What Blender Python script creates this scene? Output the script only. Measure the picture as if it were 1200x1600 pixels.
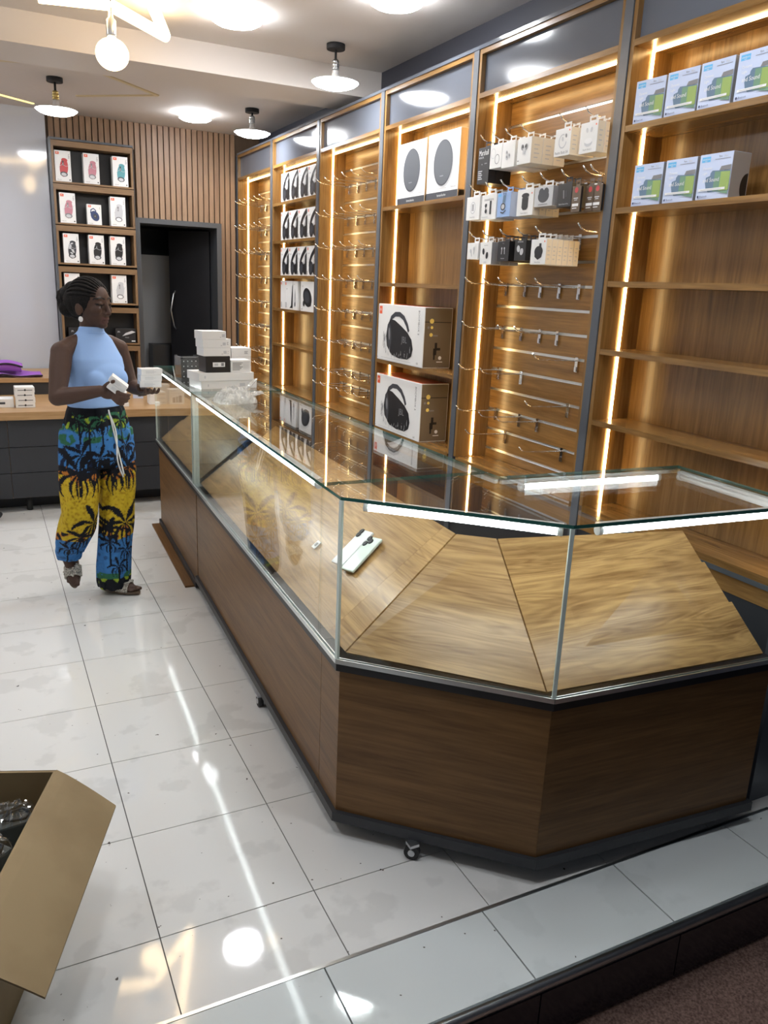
import bpy, bmesh, math, random
import numpy as np
from mathutils import Vector, Matrix
random.seed(7)
SC = bpy.context.scene
COL = SC.collection
for o in list(bpy.data.objects): bpy.data.objects.remove(o)

# ------------------------------------------------------------------ camera
YAW, PITCH, ROLL, FPX, H = 0.468771, 0.273922, 0.0439154, 1244.81, 1.546
FW = Vector((math.sin(YAW)*math.cos(PITCH), math.cos(YAW)*math.cos(PITCH), -math.sin(PITCH)))
_r = Vector((math.cos(YAW), -math.sin(YAW), 0)); _u = _r.cross(FW)
RT = _r*math.cos(ROLL)+_u*math.sin(ROLL); UP = -_r*math.sin(ROLL)+_u*math.cos(ROLL)
cam_d = bpy.data.cameras.new('camera'); cam = bpy.data.objects.new('camera', cam_d); COL.objects.link(cam)
cam_d.sensor_fit = 'HORIZONTAL'; cam_d.sensor_width = 36; cam_d.lens = 36*FPX/1200; cam_d.clip_start = 0.05
cam.matrix_world = Matrix(((RT.x, UP.x, -FW.x, 0), (RT.y, UP.y, -FW.y, 0), (RT.z, UP.z, -FW.z, H), (0, 0, 0, 1)))
SC.camera = cam
# ------------------------------------------------------------------ world, exposure
W = bpy.data.worlds.new('world'); SC.world = W; W.use_nodes = True
W.node_tree.nodes['Background'].inputs[0].default_value = (0.75, 0.85, 1, 1)
W.node_tree.nodes['Background'].inputs[1].default_value = 0.10
vs = SC.view_settings
SC.display_settings.display_device = 'sRGB'
vs.view_transform = 'Standard'; vs.look = 'None'; vs.gamma = 1; vs.exposure = 0.0; vs.use_curve_mapping = False
L_LAMP, L_LED, L_TUBE, L_STAR = 70.0, 21.0, 19.0, 13.0

# ------------------------------------------------------------------ survey helpers (photo frame 1200x1600 -> room metres)
def ray(x, y): return RT*((x-600)/FPX) - UP*((y-800)/FPX) + FW
def at_z(x, y, z): d = ray(x, y); return Vector((0, 0, H)) + d*((z-H)/d.z)
def at_x(x, y, X): d = ray(x, y); return Vector((0, 0, H)) + d*(X/d.x)
def at_y(x, y, Y): d = ray(x, y); return Vector((0, 0, H)) + d*(Y/d.y)

# ------------------------------------------------------------------ materials
M = {}
def mat(name, col, rough=0.5, metal=0.0, emit=None, spec=0.5, coat=0.0, alpha=None):
    m = bpy.data.materials.new(name); m.use_nodes = True
    b = m.node_tree.nodes['Principled BSDF']
    b.inputs['Base Color'].default_value = (*col, 1); b.inputs['Roughness'].default_value = rough
    b.inputs['Metallic'].default_value = metal; b.inputs['Specular IOR Level'].default_value = spec
    b.inputs['Coat Weight'].default_value = coat; b.inputs['Coat Roughness'].default_value = 0.05
    if emit:
        b.inputs['Emission Color'].default_value = (*emit[0], 1); b.inputs['Emission Strength'].default_value = emit[1]
    M[name] = m
    return m
def nodes(m): return m.node_tree.nodes, m.node_tree.links, m.node_tree.nodes['Principled BSDF']
def wood(name, c0, c1, axis, rough=0.35, scale=1.0, spec=0.5, knots=False):
    """grain runs along axis (0 x, 1 y, 2 z) of the object's own coordinates"""
    m = mat(name, c0, rough, spec=spec); n, l, b = nodes(m)
    tc = n.new('ShaderNodeTexCoord'); mp = n.new('ShaderNodeMapping')
    s = [22*scale]*3; s[axis] = 1.3*scale
    mp.inputs['Scale'].default_value = s
    l.new(tc.outputs['Object'], mp.inputs['Vector'])
    oi = n.new('ShaderNodeObjectInfo'); mu = n.new('ShaderNodeMath'); mu.operation = 'MULTIPLY'; mu.inputs[1].default_value = 7
    l.new(oi.outputs['Random'], mu.inputs[0]); ad = n.new('ShaderNodeVectorMath'); l.new(mp.outputs[0], ad.inputs[0]); l.new(mu.outputs[0], ad.inputs[1])
    n1 = n.new('ShaderNodeTexNoise'); n1.inputs['Scale'].default_value = 1.0; n1.inputs['Detail'].default_value = 6; n1.inputs['Roughness'].default_value = 0.62
    n1.inputs['Distortion'].default_value = 1.6 if knots else 0.7
    l.new(ad.outputs[0], n1.inputs['Vector'])
    n2 = n.new('ShaderNodeTexNoise'); n2.inputs['Scale'].default_value = 5.5; n2.inputs['Detail'].default_value = 3
    l.new(ad.outputs[0], n2.inputs['Vector'])
    mx = n.new('ShaderNodeMath'); mx.operation = 'MULTIPLY_ADD'; mx.inputs[1].default_value = 0.35; l.new(n2.outputs[0], mx.inputs[0])
    m7 = n.new('ShaderNodeMath'); m7.operation = 'MULTIPLY'; m7.inputs[1].default_value = 0.65; l.new(n1.outputs[0], m7.inputs[0]); l.new(m7.outputs[0], mx.inputs[2])
    src = mx
    if knots:                                   # broad cathedral figure
        mp2 = n.new('ShaderNodeMapping'); s2 = [8.5]*3; s2[axis] = 0.8; mp2.inputs['Scale'].default_value = s2
        l.new(tc.outputs['Object'], mp2.inputs['Vector']); ad2 = n.new('ShaderNodeVectorMath'); l.new(mp2.outputs[0], ad2.inputs[0]); l.new(mu.outputs[0], ad2.inputs[1])
        wv = n.new('ShaderNodeTexNoise'); wv.inputs['Scale'].default_value = 1.1; wv.inputs['Detail'].default_value = 2.0; wv.inputs['Distortion'].default_value = 0.9; l.new(ad2.outputs[0], wv.inputs['Vector'])
        sn = n.new('ShaderNodeMath'); sn.operation = 'MULTIPLY'; sn.inputs[1].default_value = 100.0; l.new(wv.outputs[0], sn.inputs[0])
        sc_ = n.new('ShaderNodeMath'); sc_.operation = 'SINE'; l.new(sn.outputs[0], sc_.inputs[0])
        sm = n.new('ShaderNodeMath'); sm.operation = 'MULTIPLY_ADD'; sm.inputs[1].default_value = 0.045; l.new(sc_.outputs[0], sm.inputs[0]); l.new(mx.outputs[0], sm.inputs[2]); src = sm
    cr = n.new('ShaderNodeValToRGB'); l.new(src.outputs[0], cr.inputs[0])
    cr.color_ramp.elements[0].position = 0.34; cr.color_ramp.elements[0].color = (*c1, 1)
    cr.color_ramp.elements[1].position = 0.62; cr.color_ramp.elements[1].color = (*c0, 1)
    l.new(cr.outputs[0], b.inputs['Base Color'])
    bp = n.new('ShaderNodeBump'); bp.inputs['Strength'].default_value = 0.06; bp.inputs['Distance'].default_value = 0.002
    l.new(mx.outputs[0], bp.inputs['Height']); l.new(bp.outputs[0], b.inputs['Normal'])
    return m
def noisy(name, c0, c1, scale, rough, lo=0.4, hi=0.6, spec=0.5, metal=0, bump=0.0, coat=0.0, detail=4):
    m = mat(name, c0, rough, metal, spec=spec, coat=coat); n, l, b = nodes(m)
    tc = n.new('ShaderNodeTexCoord'); n1 = n.new('ShaderNodeTexNoise'); n1.inputs['Scale'].default_value = scale; n1.inputs['Detail'].default_value = detail
    l.new(tc.outputs['Object'], n1.inputs['Vector'])
    cr = n.new('ShaderNodeValToRGB'); l.new(n1.outputs[0], cr.inputs[0])
    cr.color_ramp.elements[0].position = lo; cr.color_ramp.elements[0].color = (*c1, 1)
    cr.color_ramp.elements[1].position = hi; cr.color_ramp.elements[1].color = (*c0, 1)
    l.new(cr.outputs[0], b.inputs['Base Color'])
    if bump:
        bp = n.new('ShaderNodeBump'); bp.inputs['Strength'].default_value = bump; bp.inputs['Distance'].default_value = 0.004
        l.new(n1.outputs[0], bp.inputs['Height']); l.new(bp.outputs[0], b.inputs['Normal'])
    return m
def glass(name, tint, f0=0.04, rough=0.0):
    """clear pane: straight transmission plus Schlick reflection"""
    m = bpy.data.materials.new(name); m.use_nodes = True; n = m.node_tree.nodes; l = m.node_tree.links
    n.remove(n['Principled BSDF']); out = n['Material Output']
    t = n.new('ShaderNodeBsdfTransparent'); t.inputs[0].default_value = (*tint, 1)
    g = n.new('ShaderNodeBsdfGlossy'); g.inputs['Roughness'].default_value = rough; g.inputs[0].default_value = (1, 1, 1, 1)
    lw = n.new('ShaderNodeLayerWeight'); lw.inputs['Blend'].default_value = 0.5
    p = n.new('ShaderNodeMath'); p.operation = 'POWER'; p.inputs[1].default_value = 5.0; l.new(lw.outputs['Facing'], p.inputs[0])
    a = n.new('ShaderNodeMath'); a.operation = 'MULTIPLY_ADD'; a.inputs[1].default_value = 1-f0; a.inputs[2].default_value = f0; l.new(p.outputs[0], a.inputs[0])
    mx = n.new('ShaderNodeMixShader'); l.new(a.outputs[0], mx.inputs[0]); l.new(t.outputs[0], mx.inputs[1]); l.new(g.outputs[0], mx.inputs[2])
    l.new(mx.outputs[0], out.inputs[0]); M[name] = m
    return m
def emis(name, col, s): return mat(name, (0.8, 0.8, 0.8), 0.5, emit=(col, s))
def vcol(name, rough=0.6, spec=0.4, bump=0):
    m = mat(name, (1, 1, 1), rough, spec=spec); n, l, b = nodes(m)
    a = n.new('ShaderNodeVertexColor'); a.layer_name = 'Col'; l.new(a.outputs[0], b.inputs['Base Color'])
    return m

# timber of the wall cabinets
WA, WB = (0.290, 0.155, 0.046), (0.138, 0.066, 0.018)
for i, ax in enumerate('xyz'):
    wood('cabinet wood '+ax, WA, WB, i, 0.26)
    wood('counter wood '+ax, (0.215, 0.112, 0.040), (0.110, 0.052, 0.016), i, 0.40, spec=0.3)
    wood('display board '+ax, (0.52, 0.315, 0.125), (0.24, 0.122, 0.038), i, 0.30, 0.8, knots=True)
    wood('edging '+ax, (0.245, 0.145, 0.068), (0.15, 0.082, 0.035), i, 0.4)
wood('slat wood', (0.36, 0.225, 0.13), (0.22, 0.125, 0.068), 2, 0.45)
wood('slat backing', (0.13, 0.078, 0.042), (0.09, 0.05, 0.026), 2, 0.6)
wood('desk wood', (0.46, 0.285, 0.135), (0.30, 0.165, 0.065), 0, 0.35)
mat('grey fascia', (0.115, 0.128, 0.155), 0.10, spec=0.6)
mat('grey post', (0.085, 0.094, 0.108), 0.32)
mat('dark blue grey paint', (0.040, 0.043, 0.060), 0.6)
mat('ceiling white', (0.62, 0.58, 0.55), 0.75)
mat('wall white', (0.72, 0.71, 0.70), 0.7)
mat('gloss white', (0.56, 0.58, 0.63), 0.10, spec=0.6, coat=0.5)
_n, _l, _b = nodes(M['gloss white']); _t = _n.new('ShaderNodeTexNoise'); _t.inputs['Scale'].default_value = 2.2; _t.inputs['Detail'].default_value = 1.0
_g = _n.new('ShaderNodeNewGeometry'); _l.new(_g.outputs['Position'], _t.inputs['Vector']); _p = _n.new('ShaderNodeBump'); _p.inputs['Strength'].default_value = 0.12; _p.inputs['Distance'].default_value = 0.05
_l.new(_t.outputs[0], _p.inputs['Height']); _l.new(_p.outputs[0], _b.inputs['Normal']); _l.new(_p.outputs[0], _b.inputs['Coat Normal'])
mat('near black', (0.010, 0.010, 0.012), 0.4)
mat('matt black', (0.014, 0.014, 0.016), 0.7)
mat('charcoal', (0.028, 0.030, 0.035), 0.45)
mat('door grey', (0.060, 0.064, 0.070), 0.4)
mat('grout', (0.13, 0.125, 0.12), 0.9)
mat('chrome', (0.80, 0.80, 0.80), 0.12, 1.0)
mat('steel', (0.62, 0.64, 0.66), 0.28, 1.0)
mat('aluminium', (0.72, 0.75, 0.76), 0.30, 1.0)
mat('brass', (0.70, 0.55, 0.22), 0.3, 1.0)
mat('white plastic', (0.80, 0.80, 0.80), 0.4)
mat('card white', (0.80, 0.80, 0.79), 0.42)
mat('card cream', (0.78, 0.73, 0.62), 0.5)
mat('card grey', (0.33, 0.33, 0.34), 0.5)
mat('card black', (0.012, 0.012, 0.014), 0.42)
mat('card brown', (0.115, 0.075, 0.045), 0.4)
mat('card blue', (0.30, 0.45, 0.75), 0.45)
mat('pale blue', (0.58, 0.66, 0.86), 0.4)
mat('store grey', (0.30, 0.31, 0.32), 0.5)
mat('sky blue', (0.13, 0.48, 0.82), 0.4)
mat('teal', (0.10, 0.32, 0.36), 0.4)
mat('rubber', (0.02, 0.02, 0.02), 0.6)
mat('logo orange', (0.80, 0.12, 0.04), 0.4)
mat('print black', (0.012, 0.012, 0.014), 0.4)
mat('print dark', (0.045, 0.048, 0.058), 0.4)
mat('print grey', (0.22, 0.22, 0.23), 0.45)
mat('print silver', (0.55, 0.56, 0.58), 0.45)
mat('print white', (0.85, 0.85, 0.85), 0.4)
mat('print red', (0.50, 0.045, 0.05), 0.4)
mat('print pink', (0.52, 0.22, 0.27), 0.4)
mat('print navy', (0.03, 0.05, 0.14), 0.4)
mat('print green', (0.30, 0.42, 0.12), 0.4)
mat('print green deep', (0.16, 0.30, 0.20), 0.4)
mat('print bluegrey', (0.12, 0.20, 0.30), 0.4)
mat('print yellow', (0.85, 0.68, 0.18), 0.4)
mat('red lid', (0.55, 0.10, 0.03), 0.4)
mat('purple cloth', (0.30, 0.10, 0.46), 0.9)
mat('glass edge', (0.70, 0.82, 0.78), 0.15, spec=0.8)
mat('glass edge dark', (0.03, 0.13, 0.11), 0.12, spec=0.8)
glass('pane', (0.955, 0.975, 0.965)); glass('clear acrylic', (0.97, 0.98, 0.98)); glass('film', (0.86, 0.87, 0.87), 0.20, 0.10)
emis('lamp glow', (0.93, 0.96, 1.0), L_LAMP)
emis('led glow', (1.0, 0.69, 0.30), L_LED)
emis('tube glow', (0.92, 0.98, 1.0), L_TUBE)
emis('star glow', (1.0, 0.70, 0.36), L_STAR)
emis('gold strip', (1.0, 0.78, 0.20), 1.3)
noisy('cardboard', (0.30, 0.215, 0.11), (0.245, 0.17, 0.082), 5, 0.75)
noisy('cardboard inside', (0.13, 0.09, 0.05), (0.10, 0.07, 0.04), 5, 0.8)
noisy('carpet', (0.200, 0.130, 0.105), (0.085, 0.052, 0.044), 160, 0.95, 0.35, 0.65, spec=0.1, bump=0.6)
b_ = noisy('bag plastic', (0.85, 0.84, 0.80), (0.60, 0.60, 0.57), 40, 0.12, spec=0.9); b_.node_tree.nodes['Principled BSDF'].inputs['Alpha'].default_value = 0.55
noisy('leather', (0.45, 0.42, 0.36), (0.10, 0.09, 0.08), 170, 0.5, 0.42, 0.5)

# polished floor tile: off-white, faint stains with outlines of their own, small specks
def tile_mat(name, base, stain, rough):
    m = mat(name, base, rough, spec=0.55); n, l, b = nodes(m)
    g = n.new('ShaderNodeNewGeometry')
    n1 = n.new('ShaderNodeTexNoise'); n1.inputs['Scale'].default_value = 5.0; n1.inputs['Detail'].default_value = 5; l.new(g.outputs['Position'], n1.inputs['Vector'])
    r1 = n.new('ShaderNodeValToRGB'); l.new(n1.outputs[0], r1.inputs[0])
    r1.color_ramp.elements[0].position = 0.56; r1.color_ramp.elements[0].color = (*base, 1)
    r1.color_ramp.elements[1].position = 0.60; r1.color_ramp.elements[1].color = (*stain, 1)
    n2 = n.new('ShaderNodeTexNoise'); n2.inputs['Scale'].default_value = 42.0; n2.inputs['Detail'].default_value = 2; l.new(g.outputs['Position'], n2.inputs['Vector'])
    r2 = n.new('ShaderNodeValToRGB'); l.new(n2.outputs[0], r2.inputs[0])
    r2.color_ramp.elements[0].position = 0.735; r2.color_ramp.elements[0].color = (0, 0, 0, 1)
    r2.color_ramp.elements[1].position = 0.76; r2.color_ramp.elements[1].color = (1, 1, 1, 1)
    mx = n.new('ShaderNodeMix'); mx.data_type = 'RGBA'
    l.new(r2.outputs[0], mx.inputs['Factor']); l.new(r1.outputs[0], mx.inputs['A']); mx.inputs['B'].default_value = (0.10, 0.09, 0.08, 1)
    l.new(mx.outputs['Result'], b.inputs['Base Color'])
    n3 = n.new('ShaderNodeTexNoise'); n3.inputs['Scale'].default_value = 260.0; l.new(g.outputs['Position'], n3.inputs['Vector'])
    bp = n.new('ShaderNodeBump'); bp.inputs['Strength'].default_value = 0.03; bp.inputs['Distance'].default_value = 0.001
    l.new(n3.outputs[0], bp.inputs['Height']); l.new(bp.outputs[0], b.inputs['Normal'])
tile_mat('floor tile', (0.74, 0.74, 0.725), (0.67, 0.67, 0.655), 0.016)
tile_mat('step tile', (0.66, 0.70, 0.70), (0.62, 0.66, 0.66), 0.04)
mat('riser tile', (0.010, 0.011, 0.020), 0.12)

# ------------------------------------------------------------------ mesh builder
class MB:
    def __init__(s): s.v = []; s.f = []; s.m = []; s.sm = []
    def add(s, vs_, fs, mi=0, smooth=False):
        k = len(s.v); s.v += [tuple(v) for v in vs_]
        for f in fs: s.f.append([i+k for i in f]); s.m.append(mi); s.sm.append(smooth)
        return s
    def box(s, x0, x1, y0, y1, z0, z1, mi=0):
        v = [(x, y, z) for z in (z0, z1) for y in (y0, y1) for x in (x0, x1)]
        return s.add(v, [(0, 2, 3, 1), (4, 5, 7, 6), (0, 1, 5, 4), (2, 6, 7, 3), (0, 4, 6, 2), (1, 3, 7, 5)], mi)
    def obox(s, c, ax, ay, az, hx, hy, hz, mi=0):
        c = Vector(c); v = [c+Vector(ax)*(hx*i)+Vector(ay)*(hy*j)+Vector(az)*(hz*k) for k in (-1, 1) for j in (-1, 1) for i in (-1, 1)]
        return s.add(v, [(0, 2, 3, 1), (4, 5, 7, 6), (0, 1, 5, 4), (2, 6, 7, 3), (0, 4, 6, 2), (1, 3, 7, 5)], mi)
    def prism(s, poly, z0, z1, mi=0, side=None):
        a = sum(poly[i][0]*poly[(i+1) % len(poly)][1]-poly[(i+1) % len(poly)][0]*poly[i][1] for i in range(len(poly)))
        p = list(poly) if a > 0 else list(poly)[::-1]
        n = len(p); v = [(q[0], q[1], z0) for q in p]+[(q[0], q[1], z1) for q in p]
        s.add(v, [tuple(range(n))[::-1], tuple(range(n, 2*n))], mi)
        k = len(s.v)-2*n
        for i in range(n):
            j = (i+1) % n; s.f.append([k+i, k+j, k+n+j, k+n+i]); s.m.append(mi if side is None else side); s.sm.append(False)
        return s
    def tube(s, pts, r, n=8, mi=0, smooth=True, cap=True):
        pts = [Vector(p) for p in pts]; rs = r if isinstance(r, (list, tuple)) else [r]*len(pts)
        k = len(s.v); up = None
        for i, p in enumerate(pts):
            d = (pts[min(i+1, len(pts)-1)]-pts[max(i-1, 0)])
            d = d.normalized() if d.length > 1e-9 else Vector((0, 0, 1))
            if up is None: up = Vector((0, 0, 1)) if abs(d.z) < 0.9 else Vector((1, 0, 0))
            a = d.cross(up).normalized(); b = a.cross(d).normalized(); up = b
            for j in range(n):
                t = 2*math.pi*j/n; s.v.append(tuple(p+(a*math.cos(t)+b*math.sin(t))*rs[i]))
        for i in range(len(pts)-1):
            for j in range(n):
                s.f.append([k+i*n+j, k+i*n+(j+1) % n, k+(i+1)*n+(j+1) % n, k+(i+1)*n+j]); s.m.append(mi); s.sm.append(smooth)
        if cap:
            s.f.append([k+j for j in range(n)][::-1]); s.m.append(mi); s.sm.append(False)
            e = k+(len(pts)-1)*n; s.f.append([e+j for j in range(n)]); s.m.append(mi); s.sm.append(False)
        return s
    def lathe(s, prof, c=(0, 0, 0), n=24, mi=0, smooth=True):
        k = len(s.v); c = Vector(c)
        for r, z in prof:
            for j in range(n): t = 2*math.pi*j/n; s.v.append((c.x+r*math.cos(t), c.y+r*math.sin(t), c.z+z))
        for i in range(len(prof)-1):
            for j in range(n): s.f.append([k+i*n+j, k+i*n+(j+1) % n, k+(i+1)*n+(j+1) % n, k+(i+1)*n+j]); s.m.append(mi); s.sm.append(smooth)
        s.f.append([k+j for j in range(n)][::-1]); s.m.append(mi); s.sm.append(False)
        e = k+(len(prof)-1)*n; s.f.append([e+j for j in range(n)]); s.m.append(mi); s.sm.append(False)
        return s
    def ell(s, c, ax, ay, az, nu=16, nv=10, mi=0, smooth=True):
        """ellipsoid; ax, ay, az are half-axis vectors"""
        c = Vector(c); ax = Vector(ax); ay = Vector(ay); az = Vector(az); k = len(s.v)
        s.v.append(tuple(c-az))
        for i in range(1, nv):
            ph = -math.pi/2+math.pi*i/nv
            for j in range(nu):
                t = 2*math.pi*j/nu; s.v.append(tuple(c+ax*(math.cos(ph)*math.cos(t))+ay*(math.cos(ph)*math.sin(t))+az*math.sin(ph)))
        s.v.append(tuple(c+az)); e = len(s.v)-1
        def add(f): s.f.append(f); s.m.append(mi); s.sm.append(smooth)
        for j in range(nu): add([k, k+1+(j+1) % nu, k+1+j]); add([e, e-nu+j, e-nu+(j+1) % nu])
        for i in range(nv-2):
            for j in range(nu): a = k+1+i*nu; add([a+j, a+(j+1) % nu, a+nu+(j+1) % nu, a+nu+j])
        return s
    def ball(s, c, r, mi=0, nu=14, nv=9): return s.ell(c, (r, 0, 0), (0, r, 0), (0, 0, r), nu, nv, mi)
    def mesh(s, name, mats, off=(0, 0, 0), bevel=0):
        me = bpy.data.meshes.new(name); o = Vector(off)
        me.from_pydata([tuple(Vector(v)-o) for v in s.v], [], s.f)
        for m in (mats if isinstance(mats, (list, tuple)) else [mats]): me.materials.append(M[m] if isinstance(m, str) else m)
        me.polygons.foreach_set('material_index', s.m); me.polygons.foreach_set('use_smooth', s.sm); me.update()
        if bevel:
            bm = bmesh.new(); bm.from_mesh(me)
            bmesh.ops.bevel(bm, geom=list(bm.edges), offset=bevel, segments=2, profile=0.6, affect='EDGES', clamp_overlap=True)
            bm.to_mesh(me); bm.free()
        return me
    def build(s, name, mats, parent=None, bevel=0, local=False):
        off = (0, 0, 0)
        if parent is not None and not local:
            p = parent
            while p.parent: p = p.parent
            off = p.location
        o = bpy.data.objects.new(name, s.mesh(name, mats, off, bevel)); COL.objects.link(o)
        if parent is not None: o.parent = parent
        return o
def B(x0, x1, y0, y1, z0, z1, mi=0): return MB().box(min(x0, x1), max(x0, x1), min(y0, y1), max(y0, y1), min(z0, z1), max(z0, z1), mi)
def tag(o, label=None, cat=None, group=None, kind=None):
    if label: o['label'] = label
    if cat: o['category'] = cat
    if group: o['group'] = group
    if kind: o['kind'] = kind
    return o
def thing(name, label, cat, loc=(0, 0, 0), rotz=0.0, group=None):
    o = bpy.data.objects.new(name, None); COL.objects.link(o); o.location = loc; o.rotation_euler = (0, 0, rotz); o.empty_display_size = 0.05
    return tag(o, label, cat, group)
def dup(root, loc=None, rotz=None, label=None, group=None, rot=None):
    r = root.copy(); COL.objects.link(r)
    if loc is not None: r.location = loc
    if rotz is not None: r.rotation_euler = (0, 0, rotz)
    if rot is not None: r.rotation_euler = rot
    tag(r, label, None, group)
    for ch in list(root.children):
        c = ch.copy(); COL.objects.link(c); c.parent = r
        for g in list(ch.children):
            d = g.copy(); COL.objects.link(d); d.parent = c
    return r
def struct(name, mb, m, parent=None):
    o = mb.build(name, m, parent)
    if parent is None: tag(o, kind='structure')
    return o
def piece(name, mesh, parent, loc=(0, 0, 0)):
    o = bpy.data.objects.new(name, mesh); COL.objects.link(o); o.parent = parent; o.location = loc; return o
_tc = {}
def text_geo(txt):
    """letters as filled outlines in the x/z plane, unit cap height, centred; returns verts, faces"""
    if txt not in _tc:
        cu = bpy.data.curves.new('lettering', 'FONT'); cu.body = txt; cu.align_x = 'CENTER'; cu.size = 1.0; cu.resolution_u = 2
        ob = bpy.data.objects.new('lettering', cu); COL.objects.link(ob)
        dg = bpy.context.evaluated_depsgraph_get(); me = ob.evaluated_get(dg).to_mesh()
        v = [(p.co.x, p.co.y) for p in me.vertices]; f = [list(p.vertices) for p in me.polygons]
        ob.evaluated_get(dg).to_mesh_clear(); bpy.data.objects.remove(ob); bpy.data.curves.remove(cu)
        ys = [q[1] for q in v]; y0, y1 = min(ys), max(ys); xs = [q[0] for q in v]; xm = (min(xs)+max(xs))/2
        _tc[txt] = ([((q[0]-xm), q[1]-(y0+y1)/2) for q in v], f, max(xs)-min(xs), y1-y0)
    return _tc[txt]
# ================================================================== THE SETTING
XW, YB, XL = 2.31, 7.28, -1.75          # dark right wall, back wall, left wall
CZ, BZ0, BZ1, BEAM0, BEAM1 = 2.80, 2.65, 2.75, 4.85, 5.28
floor = struct('floor', B(XL, XW, 1.15, YB, -0.17, -0.004), 'grout')
TX, TY, T = 0.269, 1.636, 0.4006
full = B(0.0015, T-0.0015, 0.0015, T-0.0015, -0.004, 0).mesh('floor_tile', 'floor tile')
ncol = int((TX-XL)/T)+1
for i in range(-ncol, 6):
    for j in range(-1, 15):
        x0, y0 = TX+i*T, TY+j*T
        x1, y1 = x0+T, y0+T
        if j == -1: y0 = 1.402
        cx0, cx1, cy1 = max(x0, XL), min(x1, XW), min(y1, YB)
        if cx1-cx0 < 0.03 or cy1-y0 < 0.03: continue
        if cx0 == x0 and cx1 == x1 and cy1 == y1 and j >= 0: piece('floor_tile', full, floor, (x0, y0, 0))
        else: B(cx0+0.0015, cx1-0.0015, y0+0.0015, cy1-0.0015, -0.004, 0).build('floor_tile', 'floor tile', floor)
SLX = [XL, -1.60, -1.16, -0.72, -0.28, 0.16, 0.60, 1.04, 1.48, 1.92, XW]
for a, b in zip(SLX[:-1], SLX[1:]):
    if b-a < 0.05: continue
    B(a+0.002, b-0.002, 1.162, 1.390, -0.004, 0.003).build('step_tile', 'step tile', floor)
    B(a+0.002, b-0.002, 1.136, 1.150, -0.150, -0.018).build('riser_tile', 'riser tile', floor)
st = MB().box(XL, XW, 1.391, 1.400, -0.004, 0.004); st.build('joint_strip', 'aluminium', floor)
n = MB(); n.tube([(XL, 1.149, -0.007), (XW, 1.149, -0.007)], 0.0135, 10); n.build('step_nosing', 'aluminium', floor)
struct('floor_carpet', B(-3.0, 4.0, -3.0, 1.15, -0.20, -0.160), 'carpet')
struct('wall_right', B(XW, XW+0.12, -1.0, YB+0.15, -0.20, 2.95), 'dark blue grey paint')
struct('wall_left', B(XL-0.12, XL, 1.0, YB+0.15, -0.2, 2.95), 'wall white')
DX0, DX1, DZ = 1.235, 1.885, 1.985      # door opening
wb = MB().box(XL, DX0, YB, YB+0.12, 0, 2.9).box(DX1, XW, YB, YB+0.12, 0, 2.9).box(DX0, DX1, YB, YB+0.12, DZ, 2.9)
wall_back = struct('wall_back', wb, 'slat backing')
ce = struct('ceiling', B(XL, XW, -1.0, BEAM0, CZ, CZ+0.12), 'ceiling white')
struct('ceiling_beam', B(XL, XW, BEAM0, BEAM1, BZ0, CZ+0.12), 'ceiling white')
struct('ceiling_back', B(XL, XW, BEAM1, YB, BZ1, CZ+0.12), 'ceiling white')
# gold strips let into the back ceiling
def ceil_strip(pts, w=0.018, m='gold strip'):
    g = MB()
    for a, b in zip(pts[:-1], pts[1:]):
        a, b = Vector(a), Vector(b); d = (b-a).normalized(); nn = Vector((-d.y, d.x, 0))
        g.obox((a+b)/2, d, nn, (0, 0, 1), (b-a).length/2, w/2, 0.004)
    return g
zc = BZ1-0.003
struct('trim_1', ceil_strip([at_z(-60, 132, zc), at_z(52, 162, zc)], 0.022), 'gold strip')
mat('gold paint', (0.60, 0.50, 0.30), 0.5)
struct('trim_2', ceil_strip([at_z(152, 112, zc), at_z(246, 149, zc), at_z(120, 150, zc)], 0.028), 'gold paint')
struct('trim_3', ceil_strip([at_z(-60, 90, zc), at_z(38, 96, zc)], 0.05), 'gold paint')
# slatted timber on the back wall
slat_y0, slat_y1 = YB-0.028, YB
sl_full = B(0, 0.034, slat_y0, slat_y1, 0, 0.7).mesh('slat', 'slat wood')
x = 0.60
while x < 2.085:
    z0 = 0.0
    if x < 1.915: z0 = 2.01
    if x < 1.20: z0 = 2.545
    if 1.17 < x < 1.225: z0 = 2.545
    B(x, x+0.037, slat_y0, slat_y1, z0, BZ1).build('slat', 'slat wood', wall_back)
    x += 0.0466
# gloss white panel left of the shelf unit
struct('wall_panel', B(XL, 0.573, YB-0.10, YB, 0, BZ1), 'gloss white')
# doorway: frame, room behind, door standing ajar
fr = MB().box(DX0-0.035, DX0+0.006, 7.10, YB+0.12, 0, DZ+0.03).box(DX1-0.006, DX1+0.035, 7.10, YB+0.12, 0, DZ+0.03).box(DX0+0.006, DX1-0.006, 7.10, YB+0.12, DZ-0.01, DZ+0.03)
d1 = struct('door_1', fr, 'door grey')
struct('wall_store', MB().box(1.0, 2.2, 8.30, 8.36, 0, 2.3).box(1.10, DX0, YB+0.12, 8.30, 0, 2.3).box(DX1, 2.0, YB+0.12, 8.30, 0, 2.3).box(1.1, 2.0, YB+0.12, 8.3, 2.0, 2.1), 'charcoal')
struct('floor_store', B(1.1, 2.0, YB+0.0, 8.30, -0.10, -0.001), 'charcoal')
hx, hy = DX1-0.012, YB+0.05
fx, fy = 1.60, 7.60
dd = Vector((fx-hx, fy-hy, 0)).normalized(); dn = Vector((-dd.y, dd.x, 0))
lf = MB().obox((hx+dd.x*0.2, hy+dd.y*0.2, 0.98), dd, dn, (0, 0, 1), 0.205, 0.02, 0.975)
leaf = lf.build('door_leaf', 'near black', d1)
hd = MB(); p0 = Vector((fx, fy, 0))-dd*0.03-dn*0.02
if dn.y > 0: face = -dn
else: face = dn
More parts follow.
